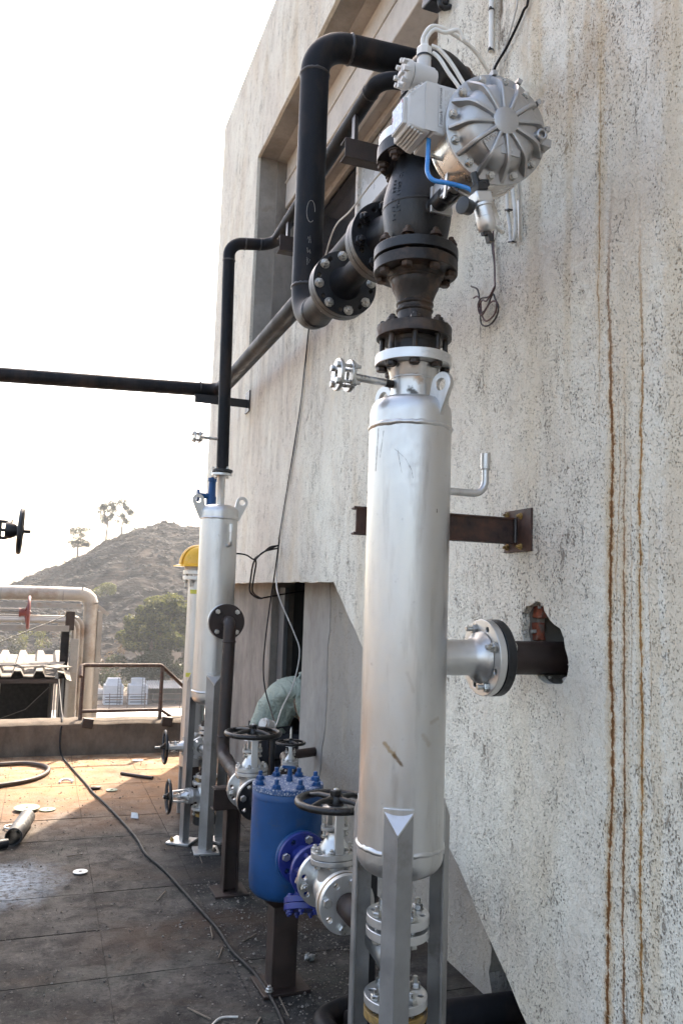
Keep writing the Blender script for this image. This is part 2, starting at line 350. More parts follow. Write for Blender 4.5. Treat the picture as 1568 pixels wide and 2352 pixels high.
    leafm('leaf_olive', (.038, .038, .024), (.065, .06, .036)); leafm('leaf_dry', (.075, .05, .032), (.11, .08, .05))
    leafm('leaf_hill', (.010, .015, .0075), (.018, .025, .012), .25)
    k = NT('hill')
    v = k.vec((.55, 1, 1.6))
    a = k.noise(.22, 4, .68, v, .5); b = k.noise(.75, 4, .7, v); d = k.noise(.05, 4, .6)
    c = k.mix(k.rng(a, .42, .58), (.0055, .0053, .0064), (.036, .0275, .0225))
    c = k.mix(k.rng(b, .45, .60, 0, .9), c, (.007, .007, .0088))
    c = k.mix(k.rng(b, .40, .28, 0, .6), c, (.075, .06, .047))
    c = k.mix(k.rng(d, .5, .65, 0, .4), c, (.06, .042, .03))
    k.col(c); k.rough(.97); k.b.inputs['Specular IOR Level'].default_value = .1
    k.bump(b, .8, .6); MAT['hill'] = k.m
build_materials()

# ---------------------------------------------------------------- mesh helpers
ORG = {}
class MB:
    def __init__(s, M=None):
        s.v, s.f, s.M = [], [], M or Matrix.Identity(4)
    def add(s, vs, fs):
        o = len(s.v)
        s.v += [s.M @ Vector(p) for p in vs]
        s.f += [tuple(o+i for i in f) for f in fs]
        return s
    def box(s, c, d, R=None):
        x, y, z = d[0]/2, d[1]/2, d[2]/2
        vs = [Vector(p) for p in ((-x,-y,-z),(x,-y,-z),(x,y,-z),(-x,y,-z),(-x,-y,z),(x,-y,z),(x,y,z),(-x,y,z))]
        if R is not None: vs = [R @ p for p in vs]
        return s.add([p+Vector(c) for p in vs], [(0,3,2,1),(4,5,6,7),(0,1,5,4),(1,2,6,5),(2,3,7,6),(3,0,4,7)])
    def bx(s, x0, x1, y0, y1, z0, z1): return s.box(((x0+x1)/2,(y0+y1)/2,(z0+z1)/2),(x1-x0,y1-y0,z1-z0))
    def lathe(s, prof, n=32, fr=None):
        """prof: (r, h) along local Z of frame fr"""
        fr = fr or Matrix.Identity(4); vs, fs, rings = [], [], []
        for r, h in prof:
            if r < 1e-6:
                rings.append([len(vs)]); vs.append(fr @ Vector((0, 0, h)))
            else:
                rings.append(list(range(len(vs), len(vs)+n)))
                vs += [fr @ Vector((r*cos(2*pi*i/n), r*sin(2*pi*i/n), h)) for i in range(n)]
        for a, b in zip(rings, rings[1:]):
            if len(a) == 1 and len(b) == 1: continue
            for i in range(n):
                j = (i+1) % n
                if len(a) == 1: fs.append((a[0], b[j], b[i])[::-1])
                elif len(b) == 1: fs.append((a[i], a[j], b[0]))
                else: fs.append((a[i], a[j], b[j], b[i]))
        return s.add(vs, fs)
    def cyl(s, p0, p1, r0, r1=None, n=16):
        r1 = r0 if r1 is None else r1
        p0, p1 = Vector(p0), Vector(p1); L = (p1-p0).length
        return s.lathe([(0, 0), (r0, 0), (r1, L), (0, L)], n, frame(p0, p1-p0))
    def tube(s, pts, r, n=12, cap=True):
        pts = [Vector(p) for p in pts]; m = len(pts); vs, fs = [], []
        rr = r if hasattr(r, '__len__') else [r]*m
        t = [(pts[min(i+1, m-1)]-pts[max(i-1, 0)]).normalized() for i in range(m)]
        u = t[0].orthogonal().normalized()
        for i in range(m):
            u = (u - t[i]*u.dot(t[i]))
            u = u.normalized() if u.length > 1e-6 else t[i].orthogonal().normalized()
            w = t[i].cross(u)
            for k in range(n):
                a = 2*pi*k/n; vs.append(pts[i]+(u*cos(a)+w*sin(a))*rr[i])
        for i in range(m-1):
            for k in range(n):
                l = (k+1) % n; fs.append((i*n+k, i*n+l, (i+1)*n+l, (i+1)*n+k))
        if cap: fs.append(tuple(range(n))[::-1]); fs.append(tuple(range((m-1)*n, m*n)))
        return s.add(vs, fs)
    def plate(s, outer, holes, t, fr):
        """flat plate in the XY plane of fr with holes, z from 0 to t"""
        bm = bmesh.new(); es = []
        for loop in [outer]+list(holes):
            q = [bm.verts.new((p[0], p[1], 0)) for p in loop]
            for i in range(len(q)): es.append(bm.edges.new((q[i], q[(i+1) % len(q)])))
        bmesh.ops.triangle_fill(bm, use_beauty=True, use_dissolve=False, edges=es, normal=(0, 0, 1))
        bm.verts.index_update(); vs = [v.co.copy() for v in bm.verts]; N = len(vs)
        fs = []
        for f in bm.faces:
            ix = [v.index for v in f.verts]
            if f.normal.z < 0: ix.reverse()
            fs.append(tuple(i+N for i in ix)); fs.append(tuple(reversed(ix)))
        bm.free()
        o = 0
        for li, loop in enumerate([outer]+list(holes)):
            n = len(loop)
            area = sum(loop[i][0]*loop[(i+1) % n][1]-loop[(i+1) % n][0]*loop[i][1] for i in range(n))
            ccw = area > 0
            if li: ccw = not ccw
            for i in range(n):
                a, b = o+i, o+(i+1) % n
                fs.append((a, b, b+N, a+N) if ccw else (b, a, a+N, b+N))
            o += n
        return s.add([fr @ v for v in vs]+[fr @ (v+Vector((0, 0, t))) for v in vs], fs)
    def sphere(s, c, r, nu=16, nv=10):
        c = Vector(c); rx = r if hasattr(r, '__len__') else (r, r, r)
        fr = Matrix.Translation(c) @ Matrix.Diagonal((*rx, 1))
        return s.lathe([(sin(pi*i/nv), -cos(pi*i/nv)) for i in range(nv+1)], nu, fr)

def frame(o, z, x=None):
    z = Vector(z).normalized()
    if x is None:
        x = Vector((0, 0, 1)).cross(z)
        if x.length < 1e-4: x = Vector((1, 0, 0))
    x = Vector(x); x = (x-z*x.dot(z)).normalized(); y = z.cross(x)
    m = Matrix.Identity(4)
    for i in range(3): m[i][0], m[i][1], m[i][2], m[i][3] = x[i], y[i], z[i], o[i]
    return m
def circ(r, n, c=(0, 0), ph=0.0): return [(c[0]+r*cos(2*pi*i/n+ph), c[1]+r*sin(2*pi*i/n+ph)) for i in range(n)]

def link(o, parent):
    COL.objects.link(o)
    if parent is not None:
        o.parent = parent; ORG[o.name] = ORG[parent.name]
    return o
def thing(name, label, cat, loc, group=None):
    o = bpy.data.objects.new(name, None); o.empty_display_size = .05
    COL.objects.link(o); o.location = loc; ORG[o.name] = Vector(loc)
    o['label'] = label; o['category'] = cat
    if group: o['group'] = group
    return o
def tag(o, label, cat, group=None):
    o['label'] = label; o['category'] = cat
    if group: o['group'] = group
    return o
def mesh_of(mb, mat, ang=38, org=Vector((0, 0, 0)), name='mesh'):
    me = bpy.data.meshes.new(name)
    me.from_pydata([p-org for p in mb.v], [], mb.f); me.update()
    if ang:
        me.polygons.foreach_set('use_smooth', [True]*len(me.polygons))
        me.set_sharp_from_angle(angle=radians(ang))
    if mat: me.materials.append(MAT[mat])
    return me
def part(name, mb, mat, parent=None, ang=38, bevel=0.0, loc=None):
    org = ORG[parent.name] if parent is not None else Vector(loc or (0, 0, 0))
    o = bpy.data.objects.new(name, mesh_of(mb, mat, ang, org, name))
    link(o, parent)
    if parent is None: o.location = org; ORG[o.name] = org
    if bevel:
        b = o.modifiers.new('bevel', 'BEVEL'); b.width = bevel; b.segments = 2; b.limit_method = 'ANGLE'; b.angle_limit = radians(40)
    return o
def solo(name, mb, mat, label, cat, loc, group=None, ang=38, bevel=0.0):
    return tag(part(name, mb, mat, None, ang, bevel, loc), label, cat, group)
def inst(name, me, parent, M):
    """a child that shares mesh data, placed by a world matrix"""
    o = bpy.data.objects.new(name, me); link(o, parent)
    o.matrix_local = Matrix.Translation(-ORG[parent.name]) @ M
    return o

HEX = {}
def bolt_mesh(grip, d, mat, stud=.6):
    key = (round(grip, 4), round(d, 4), mat, stud)
    if key in HEX: return HEX[key]
    mb = MB(); g = grip/2; h = d*.8; R = d*.95
    mb.lathe([(0, -g-h), (R*.85, -g-h), (R, -g-h*.8), (R, -g), (0, -g)], 6)
    mb.lathe([(0, g), (R, g), (R, g+h*.8), (R*.85, g+h), (d*.5, g+h)], 6)
    mb.lathe([(d*.5, g+h*.9), (d*.5, g+h+d*stud), (d*.38, g+h+d*stud+d*.12), (0, g+h+d*stud+d*.12)], 10)
    mb.lathe([(0, -g), (d*.48, -g), (d*.48, g), (0, g)], 8)
    mb.lathe([(R*.0, g), (R*1.18, g), (R*1.18, g+d*.12), (R*.9, g+d*.12)], 14)
    HEX[key] = mesh_of(mb, mat, 30, name='bolt')
    return HEX[key]
def bolts(parent, c, ax, pr, n, grip, d, mat='zinc', ph=0.0, flip=False, stud=.6, skip=(), x=None):
    ax = Vector(ax)*(-1 if flip else 1); fr = frame(c, ax, x)
    me = bolt_mesh(grip, d, mat, stud)
    for i in range(n):
        if i in skip: continue
        a = 2*pi*i/n+ph
        M = fr @ Matrix.Translation((pr*cos(a), pr*sin(a), 0)) @ Matrix.Rotation(a*3+i*.7, 4, 'Z')
        inst('bolt', me, parent, M)
def flange(name, parent, c, ax, r, t, bore, mat, pr=None, nh=8, hr=.0095, ph=0.0, x=None, hub=None, bevel=.0018):
    """disc whose mid plane is at c, with bolt holes"""
    fr = frame(Vector(c)-Vector(ax).normalized()*t/2, ax, x); mb = MB()
    pr = pr or (r+bore)/2*1.06
    holes = [circ(hr, 10, (pr*cos(2*pi*i/nh+ph), pr*sin(2*pi*i/nh+ph))) for i in range(nh)]
    if bore: holes.append(circ(bore, 28))
    mb.plate(circ(r, 48), holes, t, fr)
    if hub:
        r0, r1, h = hub
        mb.lathe([(r0, t*.9), (r0, t), (r0*.97, t+h*.15), (r1, t+h), (r1*.98, t+h)], 32, fr)
    return part(name, mb, mat, parent, 35, bevel)
def fillet(pts, R, n=8):
    """polyline with rounded corners"""
    pts = [Vector(p) for p in pts]; out = [pts[0]]
    for i in range(1, len(pts)-1):
        a, b, c = pts[i-1], pts[i], pts[i+1]
        u, v = (a-b).normalized(), (c-b).normalized()
        ang = u.angle(v); d = min(R/math.tan(ang/2), (a-b).length*.49, (c-b).length*.49)
        rr = d*math.tan(ang/2); p0 = b+u*d
        ctr = b+(u+v).normalized()*(rr/sin(ang/2))
        s0 = p0-ctr; s1 = (b+v*d)-ctr; th = s0.angle(s1); axv = s0.cross(s1).normalized()
        for k in range(n+1): out.append(ctr+Matrix.Rotation(th*k/n, 3, axv) @ s0)
    out.append(pts[-1]); return out
def smooth_path(pts, n=8):
    """Catmull-Rom"""
    P = [Vector(p) for p in pts]; P = [P[0]*2-P[1]]+P+[P[-1]*2-P[-2]]; out = []
    for i in range(1, len(P)-2):
        for k in range(n):
            t = k/n; a, b, c, d = P[i-1:i+3]
            out.append(.5*((2*b)+(c-a)*t+(2*a-5*b+4*c-d)*t*t+(3*b-a-3*c+d)*t**3))
    out.append(P[-2]); return out
def weld(parent, c, ax, r, mat, w=.005, name='weld_bead'):
    fr = frame(c, ax); mb = MB(); n = 64; vs = []; rnd = random.Random(hash((round(c[0]*97), round(c[2]*89))) & 999)
    prof = [(0, -w*1.5), (w*.75, -w*.7), (w, 0), (w*.75, w*.7), (0, w*1.5)]
    fs = []
    for i in range(n):
        a = 2*pi*i/n; j = rnd.uniform(.75, 1.2); k = rnd.uniform(-.3, .3)*w
        for (dr, h) in prof: vs.append(fr @ Vector(((r+dr*j)*cos(a), (r+dr*j)*sin(a), h*j+k)))
    for i in range(n):
        l = (i+1) % n
        for q in range(4): fs.append((i*5+q, l*5+q, l*5+q+1, i*5+q+1))
    mb.add(vs, fs); return part(name, mb, mat, parent, 60)
def text_mesh(txt, size, mat, extrude=.0004):
    cu = bpy.data.curves.new('lettering', 'FONT'); cu.body = txt; cu.size = size; cu.extrude = extrude
    cu.align_x = 'CENTER'; cu.align_y = 'CENTER'; cu.resolution_u = 2
    o = bpy.data.objects.new('lettering', cu); COL.objects.link(o)
    bpy.context.view_layer.update()
    me = bpy.data.meshes.new_from_object(o.evaluated_get(bpy.context.evaluated_depsgraph_get()))
    bpy.data.objects.remove(o); bpy.data.curves.remove(cu)
    me.materials.clear(); me.materials.append(MAT[mat]); return me

# ================================================================ SETTING
rnd = random.Random(7)
FX = 1.6                                   # face of the facade
YZ = lambda x: frame((x, 0, 0), (1, 0, 0), (0, 1, 0))   # plates drawn in (Y, Z), thickness along +X
def rough_poly(pts, step=.06, amp=.006, seed=1, closed=True, skip=()):
    r = random.Random(seed); out = []
    for i in range(len(pts) if closed else len(pts)-1):
        a, b = Vector(pts[i]), Vector(pts[(i+1) % len(pts)]); L = (b-a).length
        n = 1 if i in skip else max(1, int(L/step)); nn = Vector((-(b-a).y, (b-a).x)).normalized()
        for k in range(n):
            p = a.lerp(b, k/n)
            if k: p = p+nn*r.uniform(-amp, amp)
            out.append((p.x, p.y))
    if not closed: out.append(tuple(pts[-1]))
    return out

def rough_block(c, d, R=0.0, amp=.006, n=7):
    """a block with chipped, uneven faces"""
    bm = bmesh.new(); bmesh.ops.create_cube(bm, size=1.0); bmesh.ops.subdivide_edges(bm, edges=bm.edges[:], cuts=n, use_grid_fill=True)
    M = Matrix.Rotation(R, 3, 'X'); mb = MB(); vs = []
    for v in bm.verts:
        q = v.co.copy(); e = sorted(abs(t) for t in q); rnd_ = 1-.04*max(0, (e[1]-.3)/.2)*max(0, (e[2]-.3)/.2)
        p = Vector((q.x*d[0], q.y*d[1], q.z*d[2]))*rnd_; p = M @ p+Vector(c)
        vs.append(p+Vector((mnoise.noise(p*55), mnoise.noise(p*55+Vector((9, 2, 1))), mnoise.noise(p*55+Vector((3, 8, 4)))))*amp)
    bm.verts.index_update(); mb.add(vs, [tuple(v.index for v in f.verts) for f in bm.faces]); bm.free(); return mb
def build_building():
    B = thing('concrete_building', 'tall stucco building with recessed window and slanted lower edge beside the vessels', 'building', (FX, 8.75, 0))
    outer = rough_poly([(8.75, 1.69), (8.75, 6.93), (-3.0, 6.93), (-3.0, -.03), (2.10, -.03), (4.49, 1.685)], .09, .005, 3, skip=(1, 2, 3))
    opening = rough_poly([(7.0, 3.79), (7.0, 5.65), (3.27, 5.65), (3.27, 3.79)], .12, .005, 4)
    hole = [(2.40, 1.607), (2.375, 1.603), (2.36, 1.60), (2.352, 1.575), (2.32, 1.545), (2.292, 1.53), (2.262, 1.52), (2.242, 1.49), (2.235, 1.46), (2.22, 1.43), (2.214, 1.405), (2.222, 1.37),
            (2.25, 1.343), (2.285, 1.338), (2.33, 1.334), (2.37, 1.342), (2.40, 1.362), (2.425, 1.39), (2.458, 1.40), (2.47, 1.44), (2.478, 1.475), (2.49, 1.50), (2.478, 1.53), (2.487, 1.56), (2.46, 1.588), (2.43, 1.592)]
    mb = MB(); mb.plate(outer, [opening, rough_poly(hole, .02, .003, 9)], .03, YZ(FX))
    part('facade_plaster', mb, 'stucco', B, 30, .004)
    hole2 = [(2.375, 1.60), (2.30, 1.55), (2.24, 1.47), (2.21, 1.40), (2.24, 1.345), (2.31, 1.32), (2.385, 1.33), (2.43, 1.38), (2.47, 1.44), (2.478, 1.52), (2.46, 1.58), (2.42, 1.60)]
    hole2 = [((y-2.35)*1.18+2.35, (z-1.46)*1.12+1.46) for y, z in hole2]
    o2 = [(8.72, 1.70), (8.72, 6.90), (-2.9, 6.90), (-2.9, -.04), (2.13, -.04), (4.48, 1.70)]
    op2 = [(7.006, 3.784), (7.006, 5.656), (3.264, 5.656), (3.264, 3.784)]
    mb = MB(); mb.plate(o2, [op2, hole2], .17, YZ(FX+.031))
    part('facade_masonry', mb, 'block', B, 30)
    # bricks showing in the broken hole
    for (y0, y1, z0, z1, x0, R) in ((2.432, 2.60, 1.55, 1.605, 1.645, .02), (2.462, 2.62, 1.468, 1.53, 1.650, -.03), (2.46, 2.60, 1.345, 1.40, 1.648, .03),
                                    (2.43, 2.56, 1.318, 1.365, 1.652, .0), (2.46, 2.60, 1.625, 1.68, 1.65, .01)):
        b = rough_block((x0+.016, (y0+y1)/2, (z0+z1)/2), (.032, y1-y0, z1-z0), R, .0042)
        part('brick', b, 'brick', B, 50)
    b = rough_block((1.684, 2.60, 1.495), (.03, .235, .39), 0, .008, 12); part('mortar_bed', b, 'mortar', B, 50)
    rr = random.Random(41)
    for k in range(9):
        yy, zz = rr.choice(hole); yy = yy+(2.35-yy)*rr.uniform(.0, .12); zz = zz+(1.46-zz)*rr.uniform(0, .12); s = rr.uniform(.005, .010)
        b = rough_block((FX+rr.uniform(.008, .04), yy, zz), (s*1.6, s*1.7, s*1.3), rr.uniform(0, 3), s*.3, 3); part('broken_plaster', b, 'mortar', B, 50)
    # inside the upper opening
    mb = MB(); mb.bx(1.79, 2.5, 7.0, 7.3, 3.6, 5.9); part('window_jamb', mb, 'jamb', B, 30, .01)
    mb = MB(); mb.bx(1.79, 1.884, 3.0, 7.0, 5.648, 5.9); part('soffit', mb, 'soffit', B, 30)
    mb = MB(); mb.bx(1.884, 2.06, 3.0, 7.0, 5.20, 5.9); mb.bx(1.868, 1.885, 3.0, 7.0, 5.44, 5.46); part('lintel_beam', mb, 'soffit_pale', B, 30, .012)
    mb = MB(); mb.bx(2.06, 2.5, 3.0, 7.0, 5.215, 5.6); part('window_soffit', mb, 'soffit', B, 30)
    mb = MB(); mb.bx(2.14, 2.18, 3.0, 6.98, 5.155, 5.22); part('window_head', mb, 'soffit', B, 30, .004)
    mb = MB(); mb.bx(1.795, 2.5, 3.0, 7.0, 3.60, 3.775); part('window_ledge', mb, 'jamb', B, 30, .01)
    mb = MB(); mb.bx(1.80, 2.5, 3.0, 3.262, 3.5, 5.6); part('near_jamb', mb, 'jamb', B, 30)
    wf = MB()
    for y in (5.84, 4.7, 6.96): wf.bx(2.16, 2.205, y-.025, y+.025, 3.78, 5.16)
    wf.bx(2.162, 2.203, 3.2, 6.94, 3.776, 3.82); w = part('window_frame', wf, 'frame_white', B, 30, .003)
    mb = MB(); mb.bx(2.19, 2.196, 5.865, 6.935, 3.82, 5.155); part('window_pane', mb, 'window_dark', w, 30)
    mb = MB(); mb.bx(2.187, 2.193, 4.725, 5.815, 3.82, 5.155); part('window_pane', mb, 'pane_grey', w, 30)
    mb = MB(); mb.bx(2.188, 2.194, 3.2, 4.675, 3.82, 5.155); part('window_pane', mb, 'pane_grey', w, 30)
    # recessed lower wall, split by the long crack
    crack = [(5.127, 1.80), (5.127, 1.67), (5.10, 1.52), (5.093, 1.37), (5.125, 1.27), (5.118, 1.1), (5.108, .94), (5.118, .78), (5.14, .66), (5.172, .60), (5.178, .5), (5.20, .42), (5.241, .353), (5.236, .25), (5.25, .12), (5.262, -.02)]
    crack = rough_poly(crack, .035, .005, 12, closed=False)
    gap = [.0022+.0022*abs(sin(i*1.7)) for i in range(len(crack))]
    pil = [(5.68, -.02), (5.68, 1.80)]+[(y+g, z) for (y, z), g in zip(crack, gap)]
    mb = MB(); mb.plate(pil, [], .22, YZ(1.8)); part('pillar', mb, 'pillar', B, 30, .006)
    near = [(2.98, -.02), (3.02, .1), (3.0, .2), (3.05, .28), (3.0, .36), (2.96, .5), (2.9, .8), (2.85, 1.80)]
    near = rough_poly(near, .05, .012, 5, closed=False)
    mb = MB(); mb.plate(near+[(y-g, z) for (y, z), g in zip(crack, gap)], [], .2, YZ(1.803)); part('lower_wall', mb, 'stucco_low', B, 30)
    mb = MB(); mb.bx(1.90, 1.98, 4.9, 5.4, -.02, 1.8); part('crack_backing', mb, 'dark_fill', B, 30)  # black sheet added inside the wall to paint the crack's depth dark
    mb = MB(); mb.plate(rough_poly([(6.585, -.02), (8.72, -.02), (8.72, 1.80), (6.585, 1.80)], .1, .005, 6), [], .2, YZ(1.801)); part('door_side_wall', mb, 'jamb', B, 30, .006)
    # closed dark interior, roof and outer shell
    mb = MB()
    mb.bx(1.65, 7, -3, 8.7, 6.6, 6.9); part('roof_slab', mb, 'block', B, 30)
    mb = MB(); mb.bx(1.85, 7, 8.5, 8.74, -10, 6.92); part('side_wall', mb, 'block', B, 30)
    mb = MB(); mb.bx(6.8, 7, -3, 8.5, -10, 6.6); part('rear_wall', mb, 'block', B, 30)
    mb = MB(); mb.bx(1.85, 6.8, -3, -2.8, -10, 6.6); part('end_wall', mb, 'block', B, 30)
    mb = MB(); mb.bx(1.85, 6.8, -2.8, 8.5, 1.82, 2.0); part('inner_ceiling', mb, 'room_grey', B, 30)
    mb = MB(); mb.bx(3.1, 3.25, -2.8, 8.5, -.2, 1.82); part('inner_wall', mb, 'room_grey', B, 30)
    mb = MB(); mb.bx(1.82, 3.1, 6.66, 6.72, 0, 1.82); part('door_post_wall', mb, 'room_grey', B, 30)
    mb = MB(); mb.bx(2.5, 2.6, -2.8, 8.5, 2.0, 6.6); part('window_room_wall', mb, 'dark_fill', B, 30)
    mb = MB(); mb.bx(-7, 6.8, -6, 8.64, -10, -.30); part('lower_storeys', mb, 'block', B, 30)
    return B
build_building()

def build_floor():
    mb = MB(); mb.bx(-7, 3.1, -6, 8.40, -.28, -.0035)
    f = part('rooftop_floor', mb, 'joint', None, 30, 0, (0, 0, 0)); f['kind'] = 'structure'
    px, py, gap = .525, .4925, .0045
    me_cache = []
    r = random.Random(3)
    for i in range(-6, 3):
        for j in range(-3, 10):
            x0, y0 = .36+px*i, 3.62+py*j
            w, d = px-gap*r.uniform(.7, 1.3), min(py, 8.40-y0)-gap*r.uniform(.7, 1.3)
            mb = MB(); pts = rough_poly([(0, 0), (w, 0), (w, d), (0, d)], .09, .0022, r.randint(0, 9999))
            mb.plate(pts, [], .02, Matrix.Identity(4))
            me = mesh_of(mb, 'floor', 30, name='floor_slab')
            o = bpy.data.objects.new('floor_slab', me); link(o, f)
            o.matrix_local = Matrix.Translation((x0, y0, -.0205+r.uniform(-.0012, .0012))) @ Matrix.Rotation(r.uniform(-.0016, .0016), 4, 'X') @ Matrix.Rotation(r.uniform(-.0016, .0016), 4, 'Y')
build_floor()

def build_parapet():
    P = thing('parapet_wall', 'low weathered concrete parapet running across the far edge of the deck', 'wall', (0, 8.5, 0))
    n = 120; vs, fs = [], []
    x0, x1 = -6.0, 1.82
    for i in range(n+1):
        x = x0+(x1-x0)*i/n
        j = lambda s: mnoise.noise(Vector((x*3.1, s*7.7, 2.0)))
        zt = .305+.012*j(1)+.006*mnoise.noise(Vector((x*14, 3, 1)))
        yb = 8.31+.014*j(2); 
        vs += [(x, yb+.03*max(0, j(5)), -.02), (x, yb+.01*j(3), .12), (x, yb-.004+.008*j(4), zt-.018), (x, yb+.022, zt), (x, 8.62, zt+.004), (x, 8.635, -.6)]
    for i in range(n):
        for k in range(5):
            a = i*6+k; fs.append((a, a+6, a+7, a+1)[::-1])
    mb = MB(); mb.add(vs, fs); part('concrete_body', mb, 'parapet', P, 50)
    for x, z in ((.44, .30), (1.20, .30)):
        mb = MB(); mb.box((x+.05, 8.32, z), (.10, .07, .09), Matrix.Rotation(.12, 3, 'Y')); part('post_anchor', mb, 'brown_steel', P, 30, .006)
build_parapet()

def build_rail():
    R = thing('handrail', 'rusty pipe handrail standing on the far parapet', 'handrail', (1.2, 8.47, .3))
    y = 8.47
    mb = MB(); mb.tube(fillet([(.40, y-.12, .74), (.405, y-.02, .835), (.44, y, .838), (1.18, y, .84), (1.55, y+.3, .52)], .03, 5), .019, 12); part('top_rail', mb, 'rail_rust', R)
    mb = MB(); mb.tube([(.42, y, .39), (1.2, y, .395), (1.42, y+.25, .24)], .017, 12); part('mid_rail', mb, 'rail_rust', R)
    for x in (1.195, .425):
        mb = MB(); mb.cyl((x, y, .26), (x, y, .84), .019); part('post', mb, 'rail_rust', R)
build_rail()

# ---------------------------------------------------------------- beyond the deck
def build_far():
    g = MB(); n = 40; vs = []; fs = []
    g.add([(-500, 8.8, -10), (500, 8.8, -10), (500, 620, -10), (-500, 620, -10)], [(0, 1, 2, 3)])
    g.add([(-500, -300, -10.004), (500, -300, -10.004), (500, 8.8, -10.004), (-500, 8.8, -10.004)], [(0, 1, 2, 3)])
    o = part('ground', g, 'earth', None, 0, 0, (0, 0, -10)); o['kind'] = 'structure'
    # hill
    crest = [(-130, -9), (-60, -8.5), (-34, -7), (-20, -4.5), (-12, -1.2), (-4.6, 1.9), (4.2, 6.7), (11, 11.0), (16.6, 13.9), (21.6, 14.8), (28.4, 15.2), (45, 15.0), (80, 11), (170, 4)]
    def ch(x):
        for (a, za), (b, zb) in zip(crest, crest[1:]):
            if x <= b:
                t = (x-a)/(b-a); return za+(zb-za)*t
        return crest[-1][1]
    nx, ny = 330, 150; vs, fs = [], []
    for j in range(ny+1):
        v = j/ny; Y = 104+(60*(v/.72) if v < .72 else 60+(v-.72)/.28*50)
        for i in range(nx+1):
            u = i/nx; X = -60+150*u if True else 0
            c = ch(X*160/max(Y, 104) if Y < 164 else X)
            t = min(1, max(0, (Y-104)/58)); t = t*t*(3-2*t)*.35+t*.65
            z = -10+(c+10)*t
            if Y > 164: z -= (Y-164)*.12
            p = Vector((X*.16, Y*.22, 0))
            amp = min(1, t*3)
            z += amp*(1.1*mnoise.fractal(p, .9, 2.1, 4)+.55*mnoise.turbulence(Vector((X*.5, Y*.9, 3)), 3, False)-.35)
            vs.append((X, Y, z))
    for j in range(ny):
        for i in range(nx):
            a = j*(nx+1)+i; fs.append((a, a+1, a+nx+2, a+nx+1))
    mb = MB(); mb.add(vs, fs); o = part('hill', mb, 'hill', None, 180, 0, (15, 150, -10)); o['kind'] = 'structure'
    HZ = {}
    return ch
ch = build_far()

def leaf_cloud(mb, clumps, per, size, r, flat=.6):
    for (cx, cy, cz, rx, ry, rz) in clumps:
        for _ in range(per):
            while True:
                p = Vector((r.uniform(-1, 1), r.uniform(-1, 1), r.uniform(-1, 1)))
                if p.length < 1: break
            p = p*(p.length**-.35 if p.length > .01 else 1)
            if p.length > 1.08: p.normalize()
            c = Vector((cx+p.x*rx, cy+p.y*ry, cz+p.z*rz))
            s = size*r.uniform(.5, 1.35)
            a = Vector((r.gauss(0, 1), r.gauss(0, 1), r.gauss(0, 1)*flat)).normalized(); b = a.orthogonal().normalized()
            b = (b*cos(1.3)+a.cross(b)*sin(r.uniform(0, 6))).normalized()
            a2 = a*s; b2 = b*s*.55
            o = len(mb.v); mb.v += [c-a2, c+b2, c+a2, c-b2]; mb.f.append((o, o+1, o+2, o+3))
def limb_tree(name, label, cat, base, H, spread, clumps, per, size, leaf, seed, group, trunk_r=.2, lean=.0, leaf2=None):
    r = random.Random(seed); T = thing(name, label, cat, base, group); b = Vector(base)
    mb = MB(); top = b+Vector((lean, 0, H*.55))
    mb.tube(smooth_path([b-Vector((0, 0, .4)), b+Vector((lean*.2, 0, H*.2)), b+Vector((lean*.6+.1, .1, H*.4)), top], 4), [trunk_r*(1-.055*i) for i in range(13)], 7)
    for c in clumps[::2]:
        e = Vector(c[:3]); s = b.lerp(top, r.uniform(.5, .98))
        mid = s.lerp(e, .5)+Vector((r.uniform(-.2, .2), 0, -.08*H*.2))
        pp = smooth_path([s, mid, e], 4); mb.tube(pp, [trunk_r*.42*(1-.09*i) for i in range(len(pp))], 5)
    part('trunk', mb, 'bark', T, 60)
    lv = MB(); leaf_cloud(lv, clumps, per, size, r); part('crown', lv, leaf, T, 0)
    if leaf2:
        lv = MB(); cl2 = [(c[0], c[1]-.15*c[4], c[2]+.25*c[5], c[3]*.95, c[4]*.95, c[5]*.9) for c in clumps if c[2] > base[2]+H*.55]
        leaf_cloud(lv, cl2, per//2, size, r); part('crown_lit_top', lv, leaf2, T, 0)  # yellower upper leaves paint in the sunlit top of the crown
    return T

